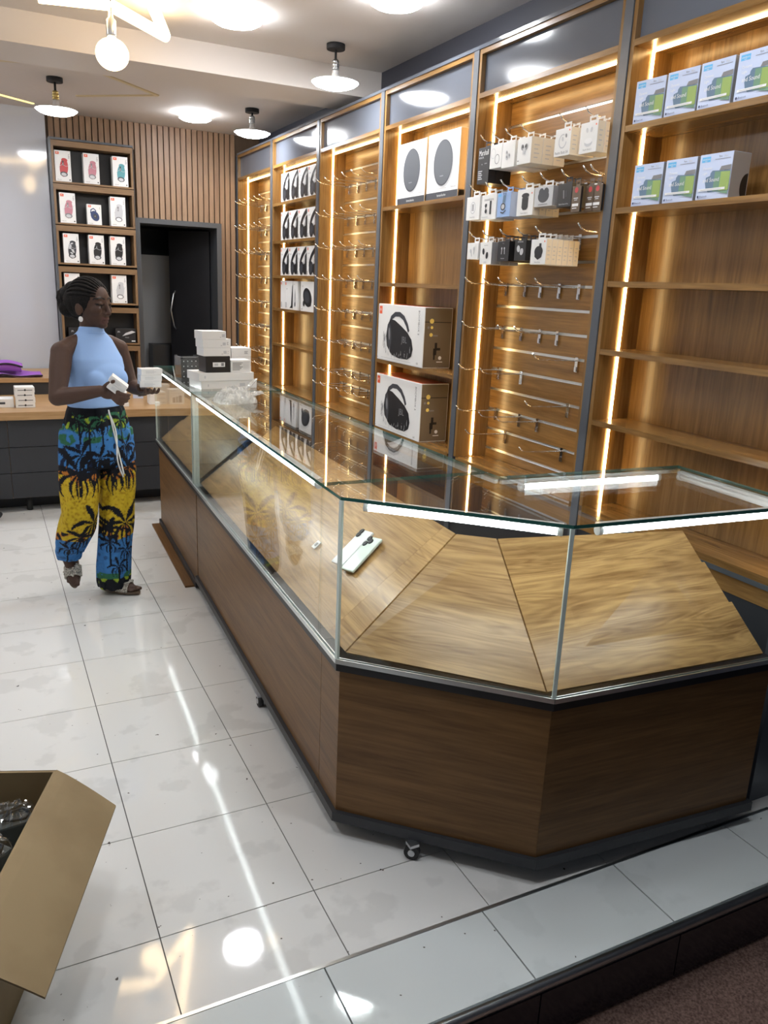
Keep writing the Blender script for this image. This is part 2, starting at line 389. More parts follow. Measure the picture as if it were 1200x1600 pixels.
p0 = Vector((fx, fy, 0))-dd*0.035+face*0.022
hd.tube([p0+Vector((0, 0, 1.10)), p0+face*0.03+Vector((0, 0, 1.13)), p0+face*0.045+dd*0.02+Vector((0, 0, 1.27)), p0+face*0.03+Vector((0, 0, 1.41)), p0+Vector((0, 0, 1.44))], 0.007, 8)
hd.build('door_handle', 'steel', leaf)
MB().box(1.24, 1.66, 7.95, 7.98, 0.02, 1.75).build('door_panel', 'store grey', d1)
MB().box(1.42, 1.62, 7.70, 7.90, 0.0, 0.95).build('store_box', 'near black', d1)

# ================================================================== LAMPS
def pendant(cap, z_ceil, z_disc, label, chrome):
    t = thing('pendant_lamp', label, 'lamp', (cap.x, cap.y, z_disc), 0, 'pendant disc lamps')
    g = z_ceil-z_disc
    MB().lathe([(0.048, g-0.028), (0.05, g-0.026), (0.05, g-0.001)], n=28).build('ceiling_cap', 'matt black', t, local=True)
    MB().tube([(0, 0, g-0.028), (0, 0, 0.105)], 0.007, 8).build('cord', 'matt black', t, local=True)
    k = 0.06
    MB().lathe([(0.016, k+0.0), (0.021, k+0.004), (0.021, k+0.014), (0.017, k+0.017), (0.021, k+0.02), (0.021, k+0.032), (0.017, k+0.035), (0.019, k+0.038), (0.019, k+0.048), (0.010, k+0.054)], n=20).build('socket', chrome, t, local=True)
    MB().lathe([(0.034, 0.022), (0.022, 0.03), (0.018, 0.045), (0.017, 0.06)], n=20).build('neck', 'white plastic', t, local=True)
    MB().lathe([(0.03, -0.030), (0.075, -0.026), (0.110, -0.014), (0.128, 0.0)], n=36).build('disc_bulb', 'lamp glow', t, local=True)
    MB().lathe([(0.129, 0.0003), (0.111, 0.010), (0.07, 0.018), (0.033, 0.022)], n=36).build('disc_housing', 'white plastic', t, local=True)
    return t
pendant(at_z(525, 69, CZ), CZ, 2.612, 'pendant disc lamp before the ceiling beam, near the grey wall', 'steel')
pendant(at_z(394, 170, BZ1), BZ1, 2.59, 'pendant disc lamp behind the ceiling beam, beside the wall cabinets', 'steel')
pendant(at_z(85, 121, BZ1), BZ1, 2.56, 'pendant disc lamp with brass socket before the glossy white panel', 'brass')
def downlight(p, label, r=0.118):
    t = thing('ceiling_light', label, 'light', (p.x, p.y, p.z), 0, 'round ceiling lights')
    MB().lathe([(r*0.90, 0.0165), (r*0.90, 0.0435)], n=36).build('rim', 'white plastic', t, local=True)
    MB().lathe([(r*0.55, -0.012), (r*0.85, -0.004), (r, 0.006), (r*0.97, 0.016)], n=36).build('diffuser', 'lamp glow', t, local=True)
downlight(at_z(370, 36, CZ-0.044), 'round surface light on the ceiling just before the beam')
downlight(at_z(619, 8, CZ-0.044), 'round surface light on the ceiling above the speaker box cabinet')
downlight(at_z(305, 187, BZ1-0.044), 'round surface light on the rear ceiling before the slatted wall')
for q in ((-0.75, 4.2), (-0.75, 2.4), (1.30, 1.85), (0.10, 1.25), (1.30, 1.12)): downlight(Vector((q[0], q[1], CZ-0.044)), 'unseen round surface light on the ceiling above the open tiled floor')  # out of view; those near the step added to brighten it and the counter
downlight(Vector((-0.7, 6.2, BZ1-0.044)), 'added unseen round light on the rear ceiling above the white desk boxes')  # extra light added out of view, brightens the rear of the shop
# zigzag tube lamp with a globe
A = at_z(172, 8, 2.70); Bq = at_z(259, 57, 2.70); Cq = at_z(222, -30, 2.70); Dq = at_z(60, -4, 2.70)
t = thing('zigzag_lamp', 'glowing zigzag tube ceiling lamp with a hanging globe bulb', 'lamp', (A.x, A.y, 2.50))
MB().tube([Dq, A], 0.022, 10).build('light_tube', 'star glow', t)
MB().tube([A+(Bq-A)*0.03, Bq], 0.026, 10).build('light_tube', 'star glow', t)
MB().tube([Bq+(Cq-Bq)*0.04, Cq], 0.026, 10).build('light_tube', 'star glow', t)
MB().lathe([(0.05, CZ-0.03), (0.05, CZ-0.002)], (A.x, A.y, 0), 24).build('ceiling_cap', 'matt black', t)
MB().tube([(A.x, A.y, CZ-0.03), (A.x, A.y, 2.715)], 0.006).build('cord', 'matt black', t)
MB().lathe([(0.018, 2.57), (0.022, 2.58), (0.022, 2.64), (0.012, 2.65), (0.008, 2.69)], (A.x, A.y, 0), 18).build('socket', 'steel', t)
g = MB(); g.ell((A.x, A.y, 2.505), (0.072, 0, 0), (0, 0.072, 0), (0, 0, 0.066), 24, 16); g.build('globe_bulb', 'star glow', t)

# ================================================================== WALL CABINETS
XF, XB = 2.10, 2.28
BND = [7.25, 6.305, 5.335, 4.372, 3.417, 2.437, 1.465]
S6 = [2.132, 1.860, 1.605, 1.358, 1.088]
def hooks_proto():
    t = thing('display_hook', 'h', 'hook', (0, 0, -50))
    MB().box(-0.006, -0.001, -0.009, 0.009, -0.052, 0.010).box(-0.010, -0.006, -0.006, 0.006, -0.050, -0.030).build('bracket', 'chrome', t, local=True)
    MB().tube([(-0.005, 0, -0.004), (-0.20, 0, 0.001), (-0.222, 0, 0.010), (-0.238, 0, 0.026)], 0.0030, 6).build('arm', 'chrome', t, local=True)
    return t
HOOK = None
def hook(y, z, label, group):
    global HOOK
    loc = (XB-0.002, y, z)
    if HOOK is None: HOOK = hooks_proto(); o = HOOK; o.location = loc; tag(o, label, None, group)
    else: o = dup(HOOK, loc, None, label, group)
    return o
GZ = [2.285-0.1*k for k in range(16)]
def cabinet(i, kind, shelves, label):
    b, a = BND[i], BND[i+1]
    t = thing('wall_cabinet', label, 'cabinet', (XF, (a+b)/2, 0), 0, 'fitted wall cabinets with warm light strips')
    y0, y1 = a+0.022, b-0.022
    p = []
    for (q0, q1) in ((y0, y0+0.018), (y1-0.018, y1)):
        o = MB().box(XF, XB+0.018, q0, q1, 0.74, 2.585).build('side_panel', 'cabinet wood z', t)
    yi0, yi1 = y0+0.0185, y1-0.0185
    if kind == 'shelf': MB().box(XB, XB+0.018, yi0, yi1, 0.74, 2.583).build('back_panel', 'cabinet wood z', t)
    else:
        edges = [2.383]+GZ+[0.741]
        for k in range(len(edges)-1):
            hi = edges[k]-(0.006 if k else 0); lo = edges[k+1]+(0.006 if k < len(edges)-2 else 0)
            MB().box(XB, XB+0.018, yi0, yi1, lo, hi).build('plank', 'cabinet wood y', t)
        for z in GZ:
            MB().box(XB+0.004, XB+0.016, yi0, yi1, z-0.0055, z+0.0055).box(XB-0.0015, XB+0.004, yi0, yi1, z-0.0059, z-0.0035).build('metal_channel', 'aluminium', t)
    MB().box(XF, XB+0.018, yi0, yi1, 0.716, 0.7395).build('bottom_board', 'cabinet wood y', t)
    for z0, z1 in ((2.384, 2.405), (2.564, 2.5848)): MB().box(XF, XB-0.0005, yi0, yi1, z0, z1).build('rail', 'cabinet wood y', t)
    MB().box(XF+0.022, XF+0.034, yi0, yi1, 2.4055, 2.5635).build('fascia_panel', 'grey fascia', t)
    for z in shelves: MB().box(XF+0.001, XB-0.0005, yi0, yi1, z-0.020, z).build('shelf', 'cabinet wood y', t)
    MB().box(XF-0.004, XB+0.018, a-0.0195, a+0.0215, 0.0, 2.5848).build('post', 'grey post', t)
    if i == 0: MB().box(XF-0.004, XB+0.018, b-0.0215, b+0.022, 0.0, 2.5848).build('post', 'grey post', t)
    MB().box(XF-0.006, XB+0.018, a-0.0195, b-0.0200, 2.585, 2.600).build('cornice', 'grey fascia', t)
    MB().box(XF+0.084, XF+0.0925, yi1-0.0065, yi1-0.0005, 0.745, 2.3835).build('light_strip', 'led glow', t)
    MB().box(XF+0.084, XF+0.0925, yi0+0.0005, yi0+0.0065, 0.745, 2.3835).build('light_strip', 'led glow', t)
    MB().box(XF+0.084, XF+0.0925, yi0+0.01, yi1-0.01, 2.3775, 2.3835).build('light_strip', 'led glow', t)
    MB().box(XF+0.004, XB+0.018, y0, y1, 0.08, 0.643).box(XF+0.03, XB, y0, y1, 0.0, 0.08).build('base_box', 'charcoal', t)
    MB().box(XF+0.001, XB+0.018, y0, y1, 0.6435, 0.699).build('drawer_front', 'cabinet wood y', t)
    MB().box(XF-0.002, XB+0.018, y0, y1, 0.6995, 0.7155).build('base_edge', 'grey post', t)
    return t
cabinet(0, 'slat', [], 'slatted hook cabinet standing against the timber slat wall')
cabinet(1, 'shelf', S6, 'shelf cabinet filled with white headphone boxes')
cabinet(2, 'slat', [], 'slatted hook cabinet of empty hooks beside the headphone cabinet')
cabinet(3, 'shelf', [1.985, 1.575, 1.140], 'shelf cabinet with two round speaker boxes and two boombox boxes')
cabinet(4, 'slat', [], 'slatted hook cabinet with hanging earbud boxes')
cabinet(5, 'shelf', S6, 'shelf cabinet with blue-white speaker boxes and empty lower shelves')
ORD = ['top', 'second', 'third', 'fourth', 'fifth', 'sixth', 'seventh', 'lowest']
for ri, z in enumerate(GZ[1::2][:7]+[0.885]):
    for k in range(6): hook(7.115-0.135*k, z, 'empty chrome hook in the '+ORD[ri]+' row beside the timber slat wall', 'hooks beside the slat wall')
    for k in range(6): hook(5.215-0.139*k, z, 'empty chrome hook in the '+ORD[ri]+' row between headphone boxes and boombox boxes', 'hooks between headphone and boombox cabinets')
for ri, (z, ys) in enumerate(((1.585, (3.303, 3.149, 3.03, 2.896, 2.765)), (1.385, (3.303, 3.148, 3.005, 2.879)), (1.285, (2.731,)), (1.185, (3.31, 3.119)), (1.085, (2.757,)), (0.985, (3.306, 3.102, 2.961)), (0.885, (3.207, 2.768)))):
    for y in ys: hook(y, z, 'empty chrome hook in the '+(['first', 'second', 'third', 'fourth', 'fifth', 'sixth', 'lowest'][ri])+' row below the hanging earbud boxes', 'hooks below the earbud boxes')

# ================================================================== GLASS DISPLAY COUNTERS
def inset(poly, d):
    """offset a counter-clockwise polygon inwards by d"""
    n = len(poly); out = []
    for i in range(n):
        p0, p1, p2 = Vector(poly[i-1]), Vector(poly[i]), Vector(poly[(i+1) % n])
        e1, e2 = (p1-p0).normalized(), (p2-p1).normalized()
        n1, n2 = Vector((-e1.y, e1.x)), Vector((-e2.y, e2.x))
        bis = n1+n2; k = d/max(0.2, (1+n1.dot(n2))); out.append((p1.x+bis.x*k, p1.y+bis.y*k))
    return out
def local_part(name, m, parent, p0, p1, fn, bevel=0):
    """a part whose own x axis runs from p0 to p1; fn(mb, length) fills it; y points inwards (left of p0->p1)"""
    r = parent
    while r.parent: r = r.parent
    d = Vector((p1[0]-p0[0], p1[1]-p0[1])); mb = MB(); fn(mb, d.length)
    o = bpy.data.objects.new(name, mb.mesh(name, m, (0, 0, 0), bevel)); COL.objects.link(o); o.parent = parent
    o.location = (p0[0]-r.location.x, p0[1]-r.location.y, 0); o.rotation_euler = (0, 0, math.atan2(d.y, d.x)); return o
def pane(parent, p0, p1, z0, z1, th=0.006, name='glass_pane', ends=1):
    def fn(mb, L):
        mb.box(0.0003, L-0.0003, 0, th, z0, z1)
        mb.m = [1, 1, 0, 0, ends, ends]
    return local_part(name, ['pane', 'glass edge'], parent, p0, p1, fn)
def ramp(parent, l0, l1, u0, u1, step=0.0, name='display_board'):
    """one sloping board between the low line l0-l1 and the high line u0-u1; its l1 end is cut in steps"""
    L0, L1, U0, U1 = Vector(l0), Vector(l1), Vector(u0), Vector(u1); ex = (L1-L0).normalized()
    q = [L0]+([L1, L1.lerp(U1, .40), L1.lerp(U1, .40)-ex*step, L1.lerp(U1, .73)-ex*step, L1.lerp(U1, .73)-ex*2*step, U1-ex*2*step] if step else [L1, U1])+[U0]
    nrm = (L1-L0).cross(U0-L0).normalized()
    if nrm.z < 0: nrm = -nrm
    r = parent
    while r.parent: r = r.parent
    ang = math.atan2(ex.y, ex.x); R = Matrix.Rotation(-ang, 3, 'Z'); n = len(q)
    v = [R @ (p-L0) for p in q]+[R @ (p-L0-nrm*0.012) for p in q]
    mb = MB().add(v, [tuple(range(n)), tuple(range(n, 2*n))[::-1]]+[(i, i+n, (i+1) % n+n, (i+1) % n) for i in range(n)])
    o = bpy.data.objects.new(name, mb.mesh(name, 'display board x')); COL.objects.link(o); o.parent = parent
    o.location = L0-r.location; o.rotation_euler = (0, 0, ang)
def tube_light(parent, p0, p1, z=0.996, lit=True):
    p0, p1 = Vector((p0[0], p0[1], z)), Vector((p1[0], p1[1], z))
    d = (p1-p0).normalized()
    o = MB().tube([p0+d*0.012, p1-d*0.012], 0.0105, 12).build('light_tube', 'tube glow' if lit else 'white plastic', parent)
    e = MB().tube([p0, p0+d*0.0125], 0.0125, 12).tube([p1-d*0.0125, p1], 0.0125, 12); e.build('tube_end_cap', 'white plastic', o)
    h = (p0+p1)/2; nn = Vector((-d.y, d.x, 0)); MB().obox(h+Vector((0, 0, 0.0145)), d, nn, (0, 0, 1), (p1-p0).length/2, 0.010, 0.004).build('tube_holder', 'white plastic', o)
def caster(parent, x, y, ang):
    c, s = math.cos(ang), math.sin(ang)
    w = MB(); w.tube([(x-0.009*s, y+0.009*c, 0.023), (x+0.009*s, y-0.009*c, 0.023)], 0.022, 18)
    o = w.build('caster', 'rubber', parent)
    MB().tube([(x-0.0115*s, y+0.0115*c, 0.023), (x+0.0115*s, y-0.0115*c, 0.023)], 0.010, 12).build('hub', 'steel', o)
    MB().box(x-0.014, x+0.014, y-0.014, y+0.014, 0.043, 0.0515).build('bracket', 'steel', o)
def counter(label, poly, fronts, zb, plinth, panes, top=None, rails=()):
    """poly counter-clockwise; fronts = indices of edges with a timber face; panes = edges with a glass wall"""
    cx = sum(p[0] for p in poly)/len(poly); cy = sum(p[1] for p in poly)/len(poly)
    t = thing('display_counter', label, 'counter', (cx, cy, 0))
    inn = inset(poly, 0.014); core = inset(poly, 0.034); n = len(poly)
    MB().prism(core, zb+0.001, 0.528).build('core', 'charcoal', t)
    for e in range(n):
        if e in fronts: local_part('base_panel', 'counter wood x', t, inn[e], inn[(e+1) % n], lambda mb, L, e=e: mb.box(-0.0134 if (e-1) % n not in fronts else 0.0003, L+(0.0134 if (e+1) % n not in fronts else -0.0003), 0, 0.016, zb+0.0005, 0.5295))
    MB().prism(inset(poly, 0.0004) if plinth else inset(poly, 0.002), zb-0.030, zb).build('plinth', 'charcoal', t)
    MB().prism(inset(poly, 0.0003), 0.530, 0.552).build('counter_edge', 'near black', t)
    for e in panes:
        if e in fronts: local_part('glass_channel', 'aluminium', t, poly[e], poly[(e+1) % n], lambda mb, L: mb.box(0.0, L, -0.003, 0.001, 0.5525, 0.566).box(0.0, L, 0.0075, 0.011, 0.5525, 0.566))
    gl = inset(poly, 0.0012)
    for e in panes: pane(t, gl[e], gl[(e+1) % n], 0.5530, 1.0140, ends=0)
    for e in rails: local_part('top_rail', 'aluminium', t, poly[e], poly[(e+1) % n], lambda mb, L: mb.box(0.002, L-0.002, 0.002, 0.014, 1.002, 1.014))
    mb = MB().prism(inset(top or poly, 0.0002), 1.0145, 1.0235, 0, 1); mb.build('glass_top', ['pane', 'glass edge dark'], t)
    return t
S1, P1, P2, P3, P4, P5 = (0.803, 1.976), (0.796, 1.822), (1.222, 1.414), (2.000, 1.366), (2.028, 1.872), (1.342, 1.905)
P6 = (1.337, 1.976)
J1, J5 = (0.885, 3.866), (1.350, 3.866)
F1, F5 = (0.938, 5.09), (1.352, 5.085)
P1m = (P1[0]+0.0006, P1[1]+0.003); P6m = (P6[0], P6[1]+0.003)
corner = counter('chamfered corner display counter with glass case and sloping boards', [S1, P1, P2, P3, P4, P5, P6], (0, 1, 2, 3, 4, 5), 0.08, True, (0, 1, 2), None, (4, 5))
main = counter('long straight display counter with glass case, black plinth on casters', [(S1[0]+0.0001, S1[1]+0.0012), (P6[0], P6[1]+0.0012), J5, J1], (1, 2, 3), 0.08, True, (2, 3), None, (1,))
far = counter('shorter display counter with brown floor board, nearest the desk', [(J1[0]+0.0006, J1[1]+0.004), (J5[0], J5[1]+0.004), F5, F1], (1, 2, 3), 0.04, False, (0, 2, 3), None, (1,))
ZL, ZU = 0.575, 0.860
ramp(corner, (0.830, 1.833, ZL), (1.213, 1.440, ZL), (1.203, 1.898, ZU), (1.292, 1.822, ZU))
ramp(corner, (1.217, 1.439, ZL), (1.955, 1.392, ZL), (1.296, 1.820, ZU), (1.925, 1.700, ZU), 0.011)
ramp(corner, (0.8302, 1.840, ZL), (0.8350, 1.9758, ZL), (1.2022, 1.905, ZU), (1.2055, 1.9758, ZU))
ramp(main, (0.8351, 1.9766, ZL), (0.916, 3.835, ZL), (1.2056, 1.9766, ZU), (1.285, 3.835, ZU), 0.03)
ramp(far, (0.918, 3.895, ZL), (0.965, 5.060, ZL), (1.288, 3.895, ZU), (1.300, 5.060, ZU), 0.03)
def corner_strip(parent, p, w, d, ang_):
    c_, s_ = math.cos(ang_), math.sin(ang_); MB().obox((p[0], p[1], 0.784), (c_, s_, 0), (-s_, c_, 0), (0, 0, 1), w/2, d/2, 0.2295).build('glass_joint', 'glass edge', parent)
corner_strip(corner, (P1[0]+0.004, P1[1]+0.003), 0.009, 0.009, 0.4); corner_strip(corner, (P2[0]+0.001, P2[1]+0.005), 0.010, 0.008, -0.4)
corner_strip(far, (J1[0]+0.016, J1[1]+0.010), 0.030, 0.007, 0.0); corner_strip(main, (J1[0]+0.016, J1[1]-0.011), 0.030, 0.007, 0.0)
corner_strip(far, (F1[0]+0.006, F1[1]-0.006), 0.009, 0.009, 0.0)
tube_light(corner, (0.858, 1.808), (1.226, 1.456)); tube_light(corner, (1.315, 1.437), (1.970, 1.397))
tube_light(corner, (1.395, 1.873), (1.925, 1.848)); tube_light(corner, (2.000, 1.835), (1.978, 1.430), lit=False)
tube_light(main, (0.832, 2.06), (0.908, 3.82)); tube_light(far, (0.914, 3.93), (0.962, 5.03))
cs = at_z(398, 1096, 0.023); caster(main, cs.x+0.02, cs.y, 1.53)
cs = at_z(641, 1336, 0.023); caster(corner, cs.x+0.012, cs.y+0.012, -0.75)
caster(corner, 1.90, 1.55, 0.3); caster(main, 1.25, 3.6, 1.5); caster(main, 0.93, 3.6, 1.5); caster(main, 1.26, 2.2, 1.5); caster(corner, 1.28, 1.5, 0.3)
d = Vector((F1[0]-J1[0], F1[1]-J1[1]))
local_part('floor_board', 'counter wood x', far, (F1[0], F1[1]-0.0), (J1[0]+0.004, J1[1]+0.05), lambda mb, L: mb.box(0.0, L, -0.045, 0.02, 0.0, 0.0095))

# ================================================================== BACK DESK AND SHELF UNIT
t = thing('desk', 'long dark-fronted desk with timber top before the white panel', 'desk', (0.0, 6.0, 0))
DXR = 1.36
MB().box(XL+0.02, DXR, 5.585, 7.08, 0.628, 0.680).build('desk_top', 'desk wood', t, bevel=0.003)
for k, (za, zb_) in enumerate(((0.447, 0.6255), (0.275, 0.4435), (0.105, 0.2715))):
    for xa, xb in ((XL+0.02, -0.60), (-0.597, 0.10), (0.103, 0.80), (0.803, DXR-0.02)): MB().box(xa, xb, 5.62, 5.638, za, zb_).build('front_panel', 'charcoal', t)
MB().box(XL+0.02, DXR-0.02, 5.6385, 5.655, 0.10, 0.6275).build('carcass', 'desk wood', t)
MB().box(DXR-0.05, DXR-0.025, 5.66, 7.0, 0.0, 0.6275).build('side_panel', 'charcoal', t)
MB().box(XL+0.05, DXR-0.06, 5.80, 5.82, 0.0, 0.6275).build('kick_board', 'charcoal', t)
for xq in (0.2, -0.8): MB().tube([(xq, 5.70, 0.0), (xq, 5.70, 0.10)], 0.018, 12).build('foot', 'rubber', t)
MB().box(XL+0.02, 0.52, 6.42, 7.08, 0.681, 0.770).build('ledge_box', 'charcoal', t)
MB().box(XL+0.02, 0.525, 6.40, 7.09, 0.7705, 0.800).build('ledge_top', 'desk wood', t)

UX0, UX1, UY = 0.592, 1.198, 7.055
t = thing('shelf_unit', 'narrow timber shelf unit of open boxes with dark edging', 'shelf', ((UX0+UX1)/2, UY, 0.68))
MB().box(UX0-0.014, UX0, UY-0.004, 7.25, 0.681, 2.545).box(UX1, UX1+0.002, UY-0.004, 7.25, 0.681, 2.545).box(UX0, UX1, UY-0.004, 7.25, 2.530, 2.545).build('edging', 'grey post', t)
MB().box(UX0+0.002, UX1-0.002, 7.225, 7.245, 0.69, 2.528).build('back_panel', 'near black', t)
tops = [2.529, 2.218, 1.914, 1.606, 1.298, 0.990]; bots = [2.234, 1.932, 1.632, 1.331, 1.010, 0.700]
for zt, zb_ in zip(tops, bots):
    MB().box(UX0+0.001, UX1-0.001, UY, 7.224, zt-0.044, zt-0.002).build('rail', 'edging x', t)
    MB().box(UX0+0.001, UX1-0.001, UY, 7.224, zb_-0.013, zb_).build('shelf', 'edging x', t)
    for xa, xb in ((UX0+0.001, UX0+0.019), (UX1-0.019, UX1-0.001)): MB().box(xa, xb, UY, 7.224, zb_+0.0005, zt-0.0445).build('side_panel', 'edging z', t)
# ================================================================== PACKAGED GOODS
# own frame of a box: front at y=0 facing -y, x to the right, z up, depth towards +y
RX = -math.pi/2                     # turned so that the front faces -x (into the shop)
class Print:
    def __init__(s): s.mb = MB(); s.mats = []; s.lay = 0
    def mi(s, m):
        if m not in s.mats: s.mats.append(m)
        return s.mats.index(m)
    def poly(s, pts, m):
        s.lay += 1; y = -0.0004-0.00025*s.lay
        a = sum(pts[i][0]*pts[(i+1) % len(pts)][1]-pts[(i+1) % len(pts)][0]*pts[i][1] for i in range(len(pts)))
        if a < 0: pts = pts[::-1]
        s.mb.add([(p[0], y, p[1]) for p in pts], [tuple(range(len(pts)))], s.mi(m)); return s
    def rect(s, x0, z0, x1, z1, m): return s.poly([(x0, z0), (x1, z0), (x1, z1), (x0, z1)], m)
    def ell(s, cx, cz, rx, rz, m, rot=0, n=24, clip=None):
        c, q = math.cos(rot), math.sin(rot); P = []
        for i in range(n):
            t = 2*math.pi*i/n; u, v = rx*math.cos(t), rz*math.sin(t); P.append((cx+u*c-v*q, cz+u*q+v*c))
        if clip: P = [(min(max(p[0], clip[0]), clip[1]), p[1]) for p in P]
        return s.poly(P, m)
    def stroke(s, pts, w, m, clip=None):
        L, R_ = [], []
        for i, p in enumerate(pts):
            a, b = pts[max(i-1, 0)], pts[min(i+1, len(pts)-1)]
            d = Vector((b[0]-a[0], b[1]-a[1])).normalized(); ww = w[i] if isinstance(w, (list, tuple)) else w
            L.append((p[0]-d.y*ww/2, p[1]+d.x*ww/2)); R_.append((p[0]+d.y*ww/2, p[1]-d.x*ww/2))
        s.lay += 1; y = -0.0004-0.00025*s.lay; n = len(pts); V = L+R_
        if clip: V = [(min(max(v[0], clip[0]), clip[1]), v[1]) for v in V]
        s.mb.add([(v[0], y, v[1]) for v in V], [(i+n, i+1+n, i+1, i) for i in range(n-1)], s.mi(m)); return s
    def text(s, txt, cx, cz, h, m, wmax=None, rot=0):
        v, f, w, hh = text_geo(txt); k = h/hh
        kx = k if not wmax else min(k, wmax/w)
        s.lay += 1; y = -0.0004-0.00025*s.lay; c, q = math.cos(rot), math.sin(rot)
        s.mb.add([(cx+(p[0]*kx)*c-(p[1]*k)*q, y, cz+(p[0]*kx)*q+(p[1]*k)*c) for p in v], f, s.mi(m)); return s
def carton(name, label, group, w, h, d, front, pr=None, side=None, top=None, cat='box', loc=(0, 0, -60), tab=None, extra=None, bevel=0.0012):
    """printed cardboard box: body with separate front/side/top faces"""
    t = thing(name, label, cat, loc, 0, group)
    mb = MB().box(-w/2, w/2, 0, d, 0, h); mats = [front, side or front, top or side or front]
    mb.m = [2, 2, 0, 1, 1, 1]
    mb.build('carton', mats, t, local=True, bevel=bevel)
    if tab:
        tw, th = tab; y = d/2; hw = tw*0.32
        q = MB().box(-tw/2, tw/2, y-0.0006, y+0.0006, h+0.0005, h+th*0.35).box(-tw/2, -hw, y-0.0006, y+0.0006, h+th*0.35, h+th*0.7).box(hw, tw/2, y-0.0006, y+0.0006, h+th*0.35, h+th*0.7).box(-tw/2, tw/2, y-0.0006, y+0.0006, h+th*0.7, h+th)
        q.build('hang_tab', front, t, local=True)
    if pr: pr.mb.build('printed_front', pr.mats, t, local=True)
    if extra: extra(t)
    return t
def place(root, P, rotz=RX, label=None, group=None, first=[]):
    if id(root) not in [id(r) for r in first]:
        first.append(root); root.location = P; root.rotation_euler = (0, 0, rotz); tag(root, label, None, group); return root
    return dup(root, P, rotz, label, group)
def jbl(pr, x, z, s):
    pr.rect(x-s/2, z-s*0.36, x+s/2, z+s*0.36, 'logo orange'); pr.text('JBL', x, z, s*0.42, 'print white', s*0.8)
# ---- portable cylinder speakers on the back shelf unit
def flip(main_col, dark, cord=False, camo=False):
    w, h = 0.116, 0.222; p = Print(); jbl(p, -0.038, 0.203, 0.026)
    p.text('FLIP 6', 0.045, 0.185, 0.009, 'print black', 0.03, math.pi/2)
    p.ell(0.006, 0.10, 0.030, 0.066, main_col, -0.10, 30); p.ell(0.012, 0.155, 0.022, 0.014, main_col, -0.1)
    p.ell(0.004, 0.054, 0.027, 0.018, dark, -0.1); p.ell(0.004, 0.052, 0.019, 0.012, 'print silver' if main_col != 'print silver' else 'print white', -0.1)
    p.rect(-0.004, 0.115, 0.006, 0.150, dark); p.text('JBL', 0.001, 0.13, 0.008, 'print white', 0.025, math.pi/2-0.1)
    if camo:
        for i in range(7): p.ell(0.006+random.uniform(-0.018, 0.02), 0.075+0.012*i, 0.012, 0.006, 'print silver', random.uniform(-0.7, 0.7), 8)
    p.stroke([(-0.03+0.01*i, 0.10+0.012*math.sin(i*0.8)+0.004*i) for i in range(9)], 0.0022, 'print silver')
    p.text('Bluetooth', -0.030, 0.014, 0.005, 'print black', 0.034); p.ell(0.045, 0.014, 0.005, 0.005, 'print black', 0, 12)
    return p
def flipbox(col, dark, label, camo=False): return carton('speaker_box', label, 'portable speaker boxes on the shelf unit', 0.116, 0.222, 0.09, 'card white', flip(col, dark, camo=camo))
YS = UY+0.012
specs = [('print red', 'print dark', 'white speaker box showing a red speaker, on the top shelf', 0.674, 2.2345),
         ('print pink', 'print grey', 'white speaker box showing a pink speaker, on the top shelf', 0.882, 2.2345),
         ('teal', 'print dark', 'white speaker box showing a teal speaker, on the top shelf', 1.099, 2.2345),
         ('print pink', 'print grey', 'white speaker box showing a pink speaker, on the second shelf', 0.690, 1.9325),
         ('print silver', 'print grey', 'white speaker box showing a pale grey speaker, on the second shelf', 1.068, 1.9325),
         ('print dark', 'print black', 'white speaker box showing a camouflage speaker, on the third shelf', 0.699, 1.6325),
         ('print black', 'print dark', 'white speaker box showing a black speaker, on the third shelf, middle', 0.890, 1.6325),
         ('print black', 'print dark', 'white speaker box showing a black speaker, on the third shelf beside the doorway', 1.055, 1.6325),
         ('print silver', 'print grey', 'white speaker box on the fourth shelf, half hidden by hair', 0.690, 1.3315),
         ('print silver', 'print grey', 'white speaker box showing a pale grey speaker, on the fourth shelf', 1.052, 1.3315)]
for c, dk, lb, x, z in specs:
    r = flipbox(c, dk, lb, 'camouflage' in lb); r.location = (x, YS, z)
p = Print(); jbl(p, -0.034, 0.137, 0.022); p.stroke([(-0.028, 0.085), (-0.024, 0.112), (-0.005, 0.122), (0.010, 0.108), (0.012, 0.09)], 0.008, 'print navy')
p.ell(0.004, 0.066, 0.030, 0.040, 'print navy', 0.5); p.ell(0.006, 0.064, 0.014, 0.018, 'print dark', 0.5); p.text('JBL', 0.006, 0.064, 0.007, 'print silver', 0.02, 0.4); p.text('CLIP 4', 0.042, 0.125, 0.006, 'print black', 0.02, math.pi/2); p.text('Bluetooth', -0.028, 0.01, 0.005, 'print black', 0.03)
r = carton('speaker_box', 'small white box showing a navy clip speaker, on the second shelf', 'portable speaker boxes on the shelf unit', 0.108, 0.152, 0.06, 'card white', p); r.location = (0.886, YS, 1.9325)
p = Print(); p.text('JBL', -0.055, 0.09, 0.016, 'print silver', 0.03); p.poly([(-0.03, 0.055), (0.0, 0.082), (0.05, 0.10), (0.08, 0.09), (0.04, 0.075)], 'print silver'); p.text('PULSE', 0.01, 0.045, 0.008, 'print silver', 0.04); p.rect(0.045, 0.012, 0.075, 0.02, 'print white')
r = carton('speaker_box', 'black speaker box with silver streak on the fifth shelf', 'portable speaker boxes on the shelf unit', 0.162, 0.118, 0.10, 'card black', p); r.location = (1.086, YS, 1.0105)
p = Print(); p.text('JBL', -0.05, 0.09, 0.016, 'print silver', 0.03); p.rect(-0.02, 0.03, 0.05, 0.05, 'print dark')
